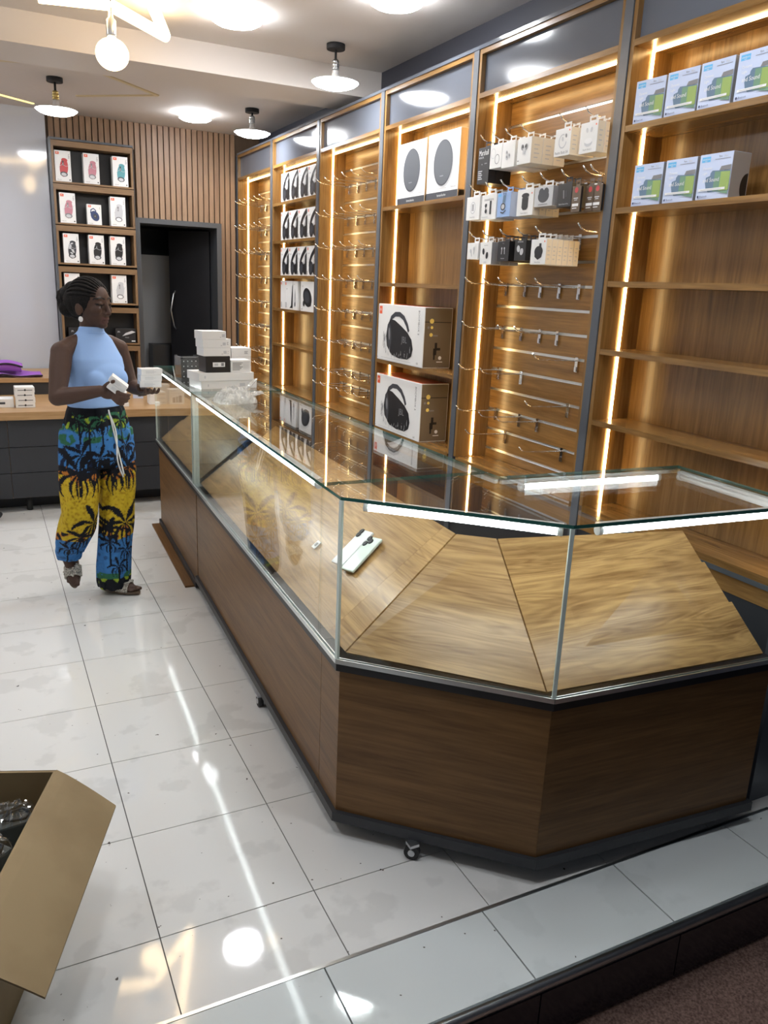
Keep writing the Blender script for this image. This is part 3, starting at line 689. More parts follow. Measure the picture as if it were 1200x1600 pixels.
r = carton('speaker_box', 'black speaker box on the fifth shelf, behind the person', 'portable speaker boxes on the shelf unit', 0.162, 0.118, 0.10, 'card black', p); r.location = (0.72, YS, 1.0105)

# ---- headphone boxes
def hp_print(brush):
    w, h = 0.236, 0.200; p = Print(); jbl(p, -0.098, 0.183, 0.024)
    cl = (-0.118, 0.1175)
    p.text('TUNE 770NC', -0.075, 0.152, 0.009, 'print grey', 0.06)
    for k in range(4): p.rect(-0.105, 0.120-0.009*k, -0.065+0.006*(k % 2), 0.123-0.009*k, 'print silver')
    arc = [(-0.052+0.035*math.cos(t)*0+0.115*(1-math.cos(t)), 0.055+0.130*math.sin(t)) for t in [i*math.pi/2/9 for i in range(10)]]
    arc = [(-0.050+0.155*(i/9)**1.6, 0.060+0.125*(i/9)**0.72) for i in range(10)]
    p.stroke(arc, 0.034, 'print black', cl)
    p.ell(-0.012, 0.052, 0.052, 0.046, 'print black', 0.35, 26, cl); p.ell(-0.012, 0.052, 0.036, 0.031, 'print dark', 0.35, 22)
    p.poly([(0.035, 0.075), (0.07, 0.135), (0.1175, 0.16), (0.1175, 0.012), (0.06, 0.010), (0.030, 0.03)], 'print black')
    p.poly([(0.062, 0.115), (0.050, 0.08), (0.075, 0.085), (0.085, 0.14)], 'print silver')
    if brush:
        for i in range(8): p.stroke([(0.03+0.010*i, 0.145+0.004*i), (0.02+0.010*i, 0.115+0.005*i)], 0.004, 'print white')
    for k in range(3): p.rect(-0.112, 0.012+0.008*k, -0.085, 0.015+0.008*k, 'print grey')
    return p
HPG = 'headphone boxes in the shelf cabinet'
def squeeze(p, k):
    p.mb.v = [(v[0]*k, v[1], v[2]) for v in p.mb.v]; return p
HW = 0.185
hpA = carton('headphone_box', 'x', HPG, HW, 0.200, 0.085, 'card white', squeeze(hp_print(True), HW/0.236))
hpB = carton('headphone_box', 'x', HPG, HW, 0.202, 0.085, 'card white', squeeze(hp_print(False), HW/0.236))
for root, z, shelf in ((hpA, 2.1325, 'on the top shelf'), (hpB, 1.8605, 'on the second shelf'), (hpB, 1.6055, 'on the third shelf')):
    for k in range(4):
        place(root, (2.115+0.001*k, 6.030-0.1862*k, z), RX, 'white headphone box '+shelf+(', beside the glowing strip', ', second from the glowing strip', ', third from the glowing strip', ', fourth, against the grey post')[k], HPG)
# fourth shelf: two boxes, a bud box and a large black ear-cup box
def narrow(w, prn, lb, y, gap=0): r = carton('headphone_box', lb, HPG, w, 0.208, 0.085, 'card white', prn); r.location = (2.115, y, 1.3585); r.rotation_euler = (0, 0, RX)
p = Print(); jbl(p, -0.03, 0.188, 0.022)
for k in range(4): p.rect(-0.04, 0.015+0.01*k, -0.012, 0.019+0.01*k, 'print grey')
narrow(0.096, p, 'narrow white headphone box on the fourth shelf, beside the glowing strip', 6.070)
p = Print(); jbl(p, -0.068, 0.188, 0.024); p.poly([(0.02, 0.012), (0.055, 0.03), (0.075, 0.17), (0.088, 0.185), (0.088, 0.012)], 'print black'); p.text('LIVE', -0.04, 0.15, 0.01, 'print grey')
for k in range(4): p.rect(-0.075, 0.015+0.01*k, -0.04, 0.019+0.01*k, 'print grey')
narrow(0.176, p, 'white headphone box with black silhouette on the fourth shelf, second in its row', 5.931)
p = Print(); p.stroke([(0, 0.03), (-0.012, 0.06), (-0.008, 0.11), (0, 0.15), (0.008, 0.11), (0.012, 0.06), (0, 0.03)], 0.007, 'print grey'); p.ell(0, 0.04, 0.012, 0.016, 'print dark'); p.text('TUNE', -0.02, 0.185, 0.007, 'print grey')
narrow(0.092, p, 'white earphone box with a looped cable picture on the fourth shelf', 5.794)
p = Print(); p.text('LIVE', -0.09, 0.175, 0.01, 'print grey'); p.ell(0.004, 0.098, 0.088, 0.062, 'print black', -0.35, 30); p.ell(-0.005, 0.10, 0.055, 0.04, 'print dark', -0.35); p.ell(0.06, 0.055, 0.022, 0.018, 'print black', 0, 12); p.ell(-0.065, 0.055, 0.02, 0.02, 'print black', 0, 12); p.rect(-0.11, 0.012, -0.09, 0.018, 'print grey')
narrow(0.262, p, 'white headphone box with a big round black picture on the fourth shelf', 5.542)

# ---- two round-speaker boxes on the top shelf of the boombox cabinet
p = Print(); p.rect(-0.154, 0.0006, 0.154, 0.032, 'print dark'); p.text('harman/kardon', 0.0, 0.016, 0.012, 'print white', 0.085)
p.ell(0.008, 0.158, 0.094, 0.108, 'print silver', 0, 40); p.ell(0.002, 0.164, 0.092, 0.106, 'print dark', 0, 40); p.ell(0.002, 0.166, 0.086, 0.100, 'grey post', 0, 40)
p.text('harman/kardon', -0.005, 0.105, 0.006, 'print silver', 0.034); p.text('ONYX STUDIO 8', -0.075, 0.282, 0.014, 'print silver', 0.11); p.text('Bluetooth', 0.115, 0.048, 0.008, 'print grey', 0.045)
p.rect(-0.10, 0.045, 0.05, 0.048, 'print silver'); p.rect(0.03, 0.29, 0.12, 0.294, 'print silver')
def hk_side(t):
    q = MB().add([(0.1545, 0.005, 0.001), (0.1545, 0.163, 0.001), (0.1545, 0.163, 0.032), (0.1545, 0.005, 0.032)], [(0, 1, 2, 3)])
    q.add([(0.1546, 0.05, 0.13), (0.1546, 0.163, 0.13), (0.1546, 0.163, 0.16), (0.1546, 0.05, 0.16)], [(0, 1, 2, 3)], 0)
    n_ = 20; q.add([(0.1548, 0.10+0.055*math.cos(2*math.pi*i/n_), 0.125+0.06*math.sin(2*math.pi*i/n_)) for i in range(n_)], [tuple(range(n_))], 1)
    q.build('printed_side', ['print dark', 'card white'], t, local=True)
HKG = 'round speaker boxes'
hk = carton('speaker_box', 'x', HKG, 0.309, 0.305, 0.165, 'card white', p, side='print yellow', top='card white', extra=hk_side)
mat('card straw', (0.62, 0.42, 0.20), 0.5)
for o in hk.children:
    if o.name.startswith('carton'): o.data.materials[1] = M['card straw']
place(hk, (2.112, 4.024, 1.9855), RX, 'white box showing a round dark speaker, beside the glowing strip', HKG)
place(hk, (2.105, 3.682, 1.9855), RX, 'white box showing a round dark speaker, beside the hanging earbud boxes', HKG)

# ---- boombox boxes
def boombox():
    p = Print(); w, h = 0.555, 0.318
    p.rect(-0.265, 0.262, -0.228, 0.305, 'logo orange'); p.text('JBL', -0.2465, 0.284, 0.016, 'print white', 0.03)
    arc = [(-0.125+0.0, 0.215), (-0.105, 0.245), (-0.06, 0.266), (-0.005, 0.268), (0.045, 0.25), (0.085, 0.215), (0.108, 0.18)]
    p.stroke(arc, [0.02, 0.024, 0.026, 0.026, 0.026, 0.024, 0.02], 'print dark')
    p.poly([(-0.150, 0.085), (-0.165, 0.14), (-0.150, 0.205), (-0.115, 0.238), (-0.06, 0.232), (0.02, 0.205), (0.095, 0.175), (0.145, 0.14), (0.165, 0.09), (0.150, 0.05), (0.105, 0.030), (0.0, 0.028), (-0.09, 0.04)], 'print black')
    p.ell(-0.125, 0.145, 0.026, 0.075, 'print dark', 0.1); p.ell(-0.125, 0.155, 0.009, 0.035, 'print grey', 0.1)
    p.text('JBL', 0.06, 0.128, 0.045, 'print grey', 0.075)
    p.stroke([(-0.10, 0.222), (-0.02, 0.205), (0.05, 0.185), (0.10, 0.165)], 0.012, 'print silver') if False else None
    rnd = random.Random(5)
    for i in range(34):
        x = -0.19+0.35*i/33+rnd.uniform(-0.01, 0.01); z = 0.060-0.035*math.sin(math.pi*i/33)+rnd.uniform(-0.012, 0.02); L = rnd.uniform(0.012, 0.035)
        p.stroke([(x, z), (x+rnd.uniform(-0.008, 0.008), z+L)], [0.004, 0.0015], 'print silver' if i % 3 else 'print black')
    for i in range(12):
        x = -0.185+0.03*rnd.random(); z = 0.06+0.08*rnd.random(); p.stroke([(x, z), (x+0.004, z+0.03)], 0.003, 'print dark')
    for k in range(1): p.text('BOOMBOX 3', 0.243, 0.235, 0.016, 'print black', 0.125, -math.pi/2)
    p.rect(-0.20, 0.018, 0.17, 0.0205, 'print silver'); p.text('Bluetooth', -0.255, 0.018, 0.009, 'print black', 0.035); p.text('Hi-Fi', 0.245, 0.022, 0.012, 'print black', 0.02)
    return p
def bb_side(t):
    X = 0.2782; q = MB()
    def R(y0, z0, y1, z1, m, k=0): q.add([(X+k*0.0003, y0, z0), (X+k*0.0003, y1, z0), (X+k*0.0003, y1, z1), (X+k*0.0003, y0, z1)], [(0, 1, 2, 3)], m)
    R(0.003, 0.240, 0.165, 0.244, 1)
    for (y, z, r, m) in ((0.045, 0.247, 0.013, 0), (0.047, 0.214, 0.008, 0), (0.026, 0.214, 0.007, 3), (0.044, 0.176, 0.010, 0)):
        q.add([(X+0.0006, y+r*math.cos(2*math.pi*i/14), z+r*math.sin(2*math.pi*i/14)) for i in range(14)], [tuple(range(14))], m)
    R(0.055, 0.168, 0.085, 0.176, 3, 2)
    for y0, z0, y1, z1 in ((0.070, 0.10, 0.085, 0.135), (0.062, 0.07, 0.082, 0.105), (0.080, 0.095, 0.105, 0.108), (0.064, 0.045, 0.074, 0.08)): R(y0, z0, y1, z1, 1, 2)
    q.add([(X+0.0009, 0.105+0.010*math.cos(2*math.pi*i/16), 0.055+0.010*math.sin(2*math.pi*i/16)) for i in range(16)], [tuple(range(16))], 2); R(0.085, 0.032, 0.122, 0.036, 2, 3)
    q.build('printed_side', ['print yellow', 'print black', 'print white', 'print grey'], t, local=True)
mat('card taupe', (0.16, 0.125, 0.085), 0.4)
BBG = 'boombox boxes'
bb = carton('boombox_box', 'x', BBG, 0.555, 0.318, 0.172, 'card white', boombox(), side='card taupe', top='red lid', extra=bb_side, bevel=0.004)
place(bb, (2.098, 4.047, 1.1405), RX, 'white boombox box with brown side on the upper of the two shelves', BBG)
place(bb, (2.098, 4.040, 0.7405), RX, 'white boombox box with orange lid on the bottom board', BBG)

# ---- blue-white speaker boxes in the end cabinet
def pyro():
    p = Print(); w, h = 0.150, 0.136
    p.rect(-0.075, 0.0006, 0.075, 0.1355, 'pale blue')
    p.rect(-0.066, 0.112, -0.026, 0.128, 'sky blue'); p.text('soundcore', -0.046, 0.121, 0.0055, 'print white', 0.034); p.text('mini', -0.046, 0.115, 0.004, 'print white', 0.012)
    p.text('Pyro', 0.020, 0.124, 0.007, 'print black', 0.018); p.text('Mini', 0.045, 0.124, 0.007, 'print silver', 0.018); p.rect(-0.004, 0.1165, 0.066, 0.1178, 'print grey')
    p.poly([(0.022, 0.082), (0.030, 0.095), (0.074, 0.097), (0.074, 0.083)], 'print grey')
    body = [(-0.035, 0.066), (-0.036, 0.050), (-0.030, 0.032), (-0.018, 0.022), (0.074, 0.022), (0.074, 0.080), (-0.008, 0.085), (-0.016, 0.078), (-0.017, 0.070)]
    p.poly(body, 'print bluegrey')
    p.poly([(0.004, 0.023), (0.074, 0.023), (0.074, 0.078), (0.004, 0.081)], 'print green deep'); p.poly([(0.032, 0.023), (0.074, 0.023), (0.074, 0.077), (0.032, 0.079)], 'print green')
    p.text('Dynamic', -0.032, 0.092, 0.011, 'print white', 0.05); p.text('Light', -0.040, 0.078, 0.011, 'print white', 0.03); p.text('and Sound', -0.010, 0.058, 0.0125, 'print white', 0.09)
    p.rect(-0.062, 0.026, 0.060, 0.033, 'print white'); p.rect(-0.052, 0.0285, 0.045, 0.030, 'print silver')
    p.poly([(0.02, 0.020), (0.074, 0.022), (0.074, 0.012)], 'print green deep')
    p.ell(-0.060, 0.010, 0.004, 0.004, 'print navy', 0, 12); p.text('Bluetooth', -0.035, 0.010, 0.006, 'print navy', 0.036)
    return p
def py_side(t):
    n_ = 14; q = MB().add([(0.0648, 0.075+0.030*math.cos(math.pi/2+math.pi*i/n_), 0.035+0.042*math.sin(math.pi/2+math.pi*i/n_)) for i in range(n_+1)], [tuple(range(n_+1))])
    q.build('printed_side', ['print black'], t, local=True)
PYG = 'blue-white speaker boxes'
py = carton('speaker_box', 'x', PYG, 0.129, 0.136, 0.078, 'pale blue', squeeze(pyro(), 0.129/0.150), side='card grey', top='card white', extra=py_side)
first = 'x'
for k, (yc, rz) in enumerate(((2.305, 0.06), (2.160, 0.04), (2.020, 0.0), (1.877, 0.0))):
    place(py, (2.113, yc, 2.1325), RX+rz, 'blue-white speaker box on the top shelf of the end cabinet'+(', beside the glowing strip', ', second from the glowing strip', ', third from the glowing strip', ', fourth from the glowing strip')[k], PYG)
for k, (yc, rz) in enumerate(((2.266, 0.05), (2.118, 0.03), (1.974, 0.0))):
    place(py, (2.113, yc, 1.8605), RX+rz, 'blue-white speaker box on the second shelf of the end cabinet'+(', beside the glowing strip', ', middle of its row', ', nearest the empty end')[k], PYG)

# ---- hanging earbud boxes in the hook cabinet (each hook carries several boxes one behind another)
EG = 'earbud boxes hanging on hooks'
def bud(kind):
    p = Print()
    if kind == 'marshall':
        p.text('Marshall', 0.0, 0.128, 0.022, 'print white', 0.075); p.text('MINOR', -0.018, 0.108, 0.009, 'print silver', 0.04); p.rect(-0.012, 0.078, -0.008, 0.082, 'print silver'); p.rect(0.01, 0.08, 0.03, 0.084, 'print grey')
        for k in range(5): p.rect(-0.036, 0.018+0.008*k, -0.002-0.006*(k % 2), 0.022+0.008*k, 'print silver')
    elif kind == 'ring':
        p.stroke([(0.012+0.017*math.cos(t*0.5), 0.035+0.019*math.sin(t*0.5)) for t in range(0, 14)], 0.003, 'print grey'); p.stroke([(-0.02+0.018*math.cos(t*0.5), 0.06+0.02*math.sin(t*0.5)) for t in range(0, 14)], 0.002, 'print silver')
    elif kind == 'buds':
        for x, z in ((-0.012, 0.058), (0.008, 0.045), (-0.01, 0.04)): p.ell(x, z, 0.008, 0.011, 'print silver', 0.4, 14); p.ell(x+0.002, z+0.002, 0.004, 0.006, 'print grey', 0.4, 10)
    elif kind == 'airbuds':
        for x, sg in ((-0.012, 1), (0.014, -1)): p.ell(x, 0.064, 0.010, 0.012, 'print grey', 0.4*sg, 16); p.ell(x+0.002*sg, 0.066, 0.005, 0.006, 'print black', 0, 10); p.stroke([(x+0.006*sg, 0.06), (x+0.008*sg, 0.036)], 0.007, 'print silver')
        p.rect(-0.04, 0.012, -0.03, 0.016, 'print grey')
    elif kind == 'redmi':
        p.stroke([(0.0+0.022*math.cos(1.2+t*0.45), 0.052+0.024*math.sin(1.2+t*0.45)) for t in range(0, 12)], 0.005, 'print silver'); p.ell(0.0, 0.06, 0.006, 0.009, 'print silver', 0.4, 12); p.ell(0.02, 0.07, 0.005, 0.008, 'print grey', 0.3, 12)
        p.text('Redmi Buds 5A', 0.0, 0.012, 0.010, 'print grey', 0.078); p.rect(0.036, 0.085, 0.042, 0.091, 'logo orange')
    elif kind == 'redmi2':
        p.ell(-0.01, 0.078, 0.006, 0.009, 'print silver', 0.3, 12); p.ell(0.014, 0.078, 0.006, 0.009, 'print silver', -0.3, 12); p.ell(0.002, 0.035, 0.022, 0.014, 'print silver', 0, 18); p.ell(0.002, 0.041, 0.022, 0.010, 'print white', 0, 18); p.text('Redmi Buds 6', 0.0, 0.012, 0.006, 'print grey', 0.06); p.rect(0.036, 0.09, 0.042, 0.096, 'logo orange')
    elif kind == 'case':
        p.ell(0, 0.052, 0.022, 0.026, 'print silver', 0, 20); p.ell(0, 0.052, 0.018, 0.022, 'print white', 0, 20); p.rect(-0.008, 0.038, -0.002, 0.068, 'print grey'); p.rect(0.002, 0.038, 0.008, 0.068, 'print grey'); p.text('Redmi Buds', 0.0, 0.012, 0.006, 'print grey', 0.055)
    elif kind == 'soundcore':
        p.text('soundcore', 0, 0.085, 0.012, 'print grey', 0.09); p.rect(0.008, 0.022, 0.022, 0.078, 'print black'); p.ell(-0.022, 0.060, 0.009, 0.008, 'print black', 0.4, 14); p.ell(-0.020, 0.036, 0.009, 0.009, 'print black', 0, 14); p.stroke([(-0.022, 0.055), (-0.025, 0.045)], 0.004, 'print black'); p.rect(-0.05, 0.010, 0.0, 0.013, 'print silver')
    elif kind == 'blue':
        p.rect(-0.044, 0.084, -0.022, 0.094, 'sky blue'); p.stroke([(0.0, 0.058), (0.004, 0.088)], 0.020, 'print bluegrey'); p.ell(-0.004, 0.042, 0.018, 0.016, 'print dark', 0, 16); p.ell(-0.004, 0.042, 0.012, 0.010, 'print silver', 0, 14); p.stroke([(-0.02, 0.020), (0.0, 0.016), (0.02, 0.026)], 0.005, 'print dark'); p.text('Beats of', -0.02, 0.010, 0.005, 'print dark', 0.03) if False else None
        p.rect(-0.004, 0.090, 0.001, 0.098, 'print dark'); p.rect(0.010, 0.088, 0.015, 0.097, 'print dark')
    elif kind == 'blackcase':
        p.ell(0.0, 0.078, 0.026, 0.010, 'print black', 0, 18); p.poly([(-0.022, 0.070), (-0.022, 0.032), (-0.012, 0.022), (0.012, 0.022), (0.022, 0.032), (0.022, 0.070)], 'print black'); p.text('Redmi Buds 6', 0, 0.010, 0.006, 'print grey', 0.05); p.rect(0.042, 0.082, 0.048, 0.088, 'logo orange')
    elif kind == 'oval':
        p.rect(-0.0585, 0.0006, 0.0585, 0.0745, 'print silver'); p.ell(0, 0.038, 0.036, 0.024, 'print dark', 0, 22); p.ell(-0.016, 0.055, 0.016, 0.014, 'print dark', 0.4, 16); p.ell(0.018, 0.056, 0.016, 0.013, 'print dark', -0.4, 16); p.rect(-0.03, 0.006, 0.03, 0.009, 'print grey')
    elif kind == 'blackbuds':
        p.stroke([(-0.006, 0.06), (-0.002, 0.03)], 0.006, 'print grey'); p.stroke([(0.010, 0.058), (0.012, 0.035)], 0.005, 'print dark'); p.text('Redmi Buds 6 Pro', 0.0, 0.010, 0.0055, 'print silver', 0.06)
    elif kind == 'brown':
        p.ell(0.0, 0.078, 0.010, 0.010, 'print red', 0, 16); p.rect(-0.013, 0.047, 0.013, 0.051, 'print silver'); p.rect(-0.008, 0.041, 0.010, 0.044, 'print silver'); p.rect(-0.018, 0.020, 0.018, 0.030, 'print white'); p.rect(-0.016, 0.012, 0.010, 0.015, 'print white')
    elif kind == 'two':
        p.text('soundcore', 0, 0.082, 0.005, 'print grey', 0.04); p.ell(-0.018, 0.055, 0.009, 0.014, 'print black', 0.2, 16); p.ell(0.012, 0.038, 0.010, 0.015, 'print black', -0.1, 16); p.rect(-0.01, 0.008, 0.012, 0.011, 'print silver')
    elif kind == 'airpods':
        p.ell(-0.016, 0.036, 0.008, 0.010, 'print silver', 0.4, 14); p.stroke([(-0.012, 0.03), (-0.006, 0.012)], 0.006, 'print silver'); p.ell(0.010, 0.046, 0.007, 0.009, 'print silver', -0.4, 14); p.stroke([(0.010, 0.04), (0.012, 0.022)], 0.005, 'print silver')
    elif kind == 'stick':
        p.stroke([(-0.010, 0.052), (-0.012, 0.030)], 0.004, 'print silver'); p.stroke([(0.010, 0.052), (0.012, 0.030)], 0.004, 'print silver'); p.ell(-0.010, 0.054, 0.005, 0.005, 'print silver', 0, 10); p.ell(0.010, 0.054, 0.005, 0.005, 'print silver', 0, 10); p.text('Galaxy Buds', 0, 0.012, 0.005, 'print silver', 0.045); p.text('buds', 0, 0.075, 0.005, 'print grey', 0.02)
    elif kind == 'pebbles':
        p.ell(-0.012, 0.048, 0.011, 0.014, 'print silver', 0.3, 16); p.ell(0.012, 0.036, 0.012, 0.014, 'print silver', -0.3, 16); p.text('SAMSUNG', 0, 0.076, 0.006, 'print silver', 0.055)
    elif kind == 'wide':
        p.ell(0.002, 0.050, 0.028, 0.022, 'print black', 0, 20); p.poly([(-0.024, 0.05), (-0.022, 0.03), (0.0, 0.018), (0.024, 0.028), (0.029, 0.05)], 'print black'); p.rect(0.004, 0.066, 0.018, 0.082, 'print black'); p.text('Redmi Buds', 0, 0.009, 0.0055, 'print grey', 0.045); p.rect(0.036, 0.086, 0.042, 0.092, 'logo orange')
    return p
# kind, w, h, depth, count, front mat, side mat, y centre, hook row z, tab, label
rows = [
 ('marshall', 0.090, 0.150, 0.040, 3, 'card black', 'card black', 3.252, 2.185, 'black earbud box with white script lettering, hung from the top hook row'),
 ('ring', 0.090, 0.095, 0.044, 3, 'card white', 'card white', 3.157, 2.185, 'white earbud box showing a looped cable, hung from the top hook row'),
 ('buds', 0.094, 0.102, 0.044, 4, 'card white', 'card white', 3.062, 2.185, 'white earbud box showing pale earbuds, hung from the top hook row'),
 ('airbuds', 0.096, 0.100, 0.058, 3, 'card white', 'card cream', 2.949, 2.185, 'cream earbud box showing two stemmed earbuds, hung from the top hook row'),
 ('redmi', 0.094, 0.098, 0.040, 3, 'card white', 'card cream', 2.699, 2.185, 'white earbud box showing a curled charging case, hung from the top hook row'),
 ('redmi2', 0.096, 0.105, 0.034, 3, 'card white', 'card cream', 2.548, 2.185, 'white earbud box beside the grey post, hung from the top hook row'),
 ('case', 0.110, 0.100, 0.034, 2, 'card white', 'card white', 3.314, 1.985, 'white earbud box showing a pale oval case, hung from the second hook row'),
 ('soundcore', 0.116, 0.105, 0.034, 3, 'card white', 'card white', 3.184, 1.985, 'white earbud box showing black earbuds and a black bar, second hook row'),
 ('blue', 0.098, 0.100, 0.060, 2, 'card blue', 'pale blue', 3.067, 1.985, 'light blue earbud box hung from the second hook row'),
 ('blackcase', 0.113, 0.103, 0.034, 4, 'card white', 'card cream', 2.912, 1.985, 'white earbud box showing a black charging case, second hook row'),
 ('oval', 0.117, 0.075, 0.050, 2, 'card white', 'card grey', 2.789, 1.985, 'pale grey earbud box showing a dark round case, second hook row'),
 ('blackbuds', 0.086, 0.085, 0.040, 2, 'card black', 'card black', 2.657, 1.985, 'black earbud box with fine print, hung from the second hook row'),
 ('brown', 0.052, 0.092, 0.012, 1, 'card brown', 'card black', 2.585, 1.985, 'dark brown card pack with red dot, next to the black earbud box'),
 ('brown', 0.052, 0.092, 0.012, 1, 'card brown', 'card black', 2.530, 1.985, 'dark brown card pack with red dot, between two others'),
 ('brown', 0.052, 0.092, 0.012, 1, 'card brown', 'card black', 2.4895, 1.985, 'dark brown card pack with red dot, next to the grey post'),
 ('airpods', 0.092, 0.072, 0.044, 3, 'card white', 'card white', 3.292, 1.785, 'small white earbud box hung from the third hook row'),
 ('two', 0.093, 0.095, 0.050, 3, 'card white', 'card grey', 3.181, 1.785, 'white earbud box showing two black earbuds, third hook row'),
 ('stick', 0.086, 0.084, 0.042, 3, 'card black', 'card black', 3.044, 1.785, 'black earbud box showing two stick earbuds, third hook row'),
 ('pebbles', 0.080, 0.082, 0.042, 3, 'card black', 'card black', 2.919, 1.785, 'black earbud box showing two pebble earbuds, third hook row'),
 ('wide', 0.102, 0.098, 0.028, 6, 'card white', 'card cream', 2.791, 1.785, 'white earbud box showing a black case, front of a deep row, third hook row'),
]
SHORT = dict(marshall='black box with script lettering', ring='white box showing a looped cable', buds='white box showing pale earbuds', airbuds='cream box showing stemmed earbuds', redmi='white box showing a curled case', redmi2='white box by the grey post', case='white box showing a pale oval case', soundcore='white box showing a black bar', blue='light blue box', blackcase='white box showing a black case, second row', oval='pale grey box with round case', blackbuds='black box with fine print', airpods='small white box, third row', two='white box showing two black earbuds', stick='black box showing stick earbuds', pebbles='black box showing pebble earbuds', wide='white box showing a black case, third row')
cache = {}
for kind, w, h, dep, cnt, fm, sm, y, z, lb in rows:
    key = (kind, w)
    thick = dep-0.0015
    if kind == 'brown' and y < 2.5: y = 2.489
    if key not in cache:
        def sp(t, w=w, h=h, dep=dep, sm=sm, kind=kind):
            if sm in ('card cream', 'card white'):
                q = MB()
                for k in range(4):
                    q.add([(w/2+0.0005, dep*0.25, h*(0.2+0.16*k)), (w/2+0.0005, dep*(0.6+0.1*(k % 2)), h*(0.2+0.16*k)), (w/2+0.0005, dep*(0.6+0.1*(k % 2)), h*(0.24+0.16*k)), (w/2+0.0005, dep*0.25, h*(0.24+0.16*k))], [(0, 1, 2, 3)])
                q.build('printed_side', 'print silver', t, local=True)
        cache[key] = carton('earbud_box', lb, EG, w, h, thick, fm, bud(kind), side=sm, tab=(w*0.45, 0.024), extra=sp, bevel=0.0008)
    zz = z-0.012-h-0.010
    if kind == 'brown': zz = 1.855
    for k in range(cnt):
        x = 2.066+dep*k
        if kind == 'brown': x = 2.066+0.02*(y < 2.55)
        L = lb if k == 0 else ('second', 'third', 'fourth', 'fifth', 'sixth')[k-1]+' box on its hook, behind the '+SHORT[kind]
        rz = RX
        if kind in ('blue',): rz = RX-0.0
        place(cache[key], (x, y-0.0*k, zz), rz, L, EG)
hk_y = sorted(set(r[7] for r in rows if r[0] != 'brown'), reverse=True)
HOOKT = {'brown': 'dark brown card packs', **SHORT}
for r in rows:
    if r[0] == 'brown' and r[7] > 2.55: continue
    hook(r[7], r[8], 'chrome hook carrying the '+HOOKT[r[0]], 'hooks carrying earbud boxes')
hook(2.525, 1.785, label='empty chrome hook at the end of the third row, by the grey post', group='hooks below the earbud boxes')
# ================================================================== THINGS ON THE COUNTER, DESK AND FLOOR
ZT = 1.0236
def wbox(name, label, group, x, y, z, w, d, h, rot, m='card white', pr=None, side=None, bevel=0.0015, cat='box'):
    t = carton(name, label, group, w, h, d, m, pr, side=side, cat=cat, bevel=bevel); t.location = (x, y, z); t.rotation_euler = (0, 0, rot); return t
def lab(w, h, n=3, m='print grey', qr=None):
    p = Print()
    for k in range(n): p.rect(w*0.15, h*(0.35+0.12*k), w*(0.33-0.03*(k % 2)), h*(0.40+0.12*k), m)
    return p
CG = 'white product boxes piled on the counter'
a0 = math.radians(7)
ca, sa = math.cos(a0), math.sin(a0)
def cp(u, v): return (0.945+u*ca-v*sa, 3.945+u*sa+v*ca)       # along / behind the front edge of the pile
def pile(lb, u, v, z, w, d, h, m='card white', pr=None, side=None, da=0.0, g=CG):
    x, y = cp(u+w/2, v); return wbox('product_box', lb, g, x, y, z, w, d, h, a0+da, m, pr, side)
p = Print(); p.rect(0.055, 0.010, 0.085, 0.026, 'print silver'); p.rect(-0.115, 0.012, -0.110, 0.024, 'print silver')
pile('flat white box at the bottom of the counter pile', 0.012, 0.004, ZT, 0.298, 0.17, 0.0395, pr=p)
p = Print(); p.ell(-0.115, 0.02, 0.004, 0.008, 'print silver', 0, 12)
pile('flat white box second from the bottom of the counter pile', 0.0, 0.0, ZT+0.040, 0.292, 0.17, 0.0400, pr=p)
z2 = ZT+0.0805
p = Print(); p.rect(-0.028, 0.028, 0.036, 0.050, 'print white'); p.rect(-0.020, 0.033, 0.0, 0.045, 'print silver'); p.rect(0.016, 0.032, 0.030, 0.047, 'print grey')
pile('black box with white label on the counter pile', 0.040, 0.010, z2, 0.128, 0.10, 0.080, 'card black', p)
p = Print()
for k in range(6): p.rect(-0.045, 0.010+0.007*k, -0.045+0.04+0.008*(k % 3), 0.013+0.007*k, 'print grey')
for k in range(5): p.rect(0.012, 0.014+0.008*k, 0.046, 0.016+0.008*k, 'print silver')
pile('small white box covered in fine print beside the black box', 0.172, 0.012, z2, 0.108, 0.09, 0.060, pr=p)
z3 = z2+0.0805
for k, lb in enumerate(('lowest of three white boxes above the black box', 'middle of three white boxes above the black box', 'topmost white box of the tall counter pile')):
    p = Print(); p.rect(0.040, 0.012, 0.056, 0.026, 'print silver'); p.rect(0.030, 0.010, 0.037, 0.012, 'print grey')
    pile(lb, 0.030-0.003*k, 0.010+0.002*k, z3+0.0405*k, 0.126, 0.10, 0.040, pr=p, da=0.02*(k-1))
for j, (u, v, n_, w, hh) in enumerate(((0.165, 0.185, 5, 0.080, 0.046), (0.248, 0.182, 4, 0.110, 0.046))):
    for k in range(n_):
        pile(('lowest', 'second', 'third', 'fourth', 'topmost')[k]+(' white box of the wide pile behind the black box' if j else ' white box of the narrow pile behind the black box'), u, v, ZT+(hh+0.0006)*k, w, 0.12, hh, 'card white', lab(w, hh), da=0.03*((k+j) % 2))
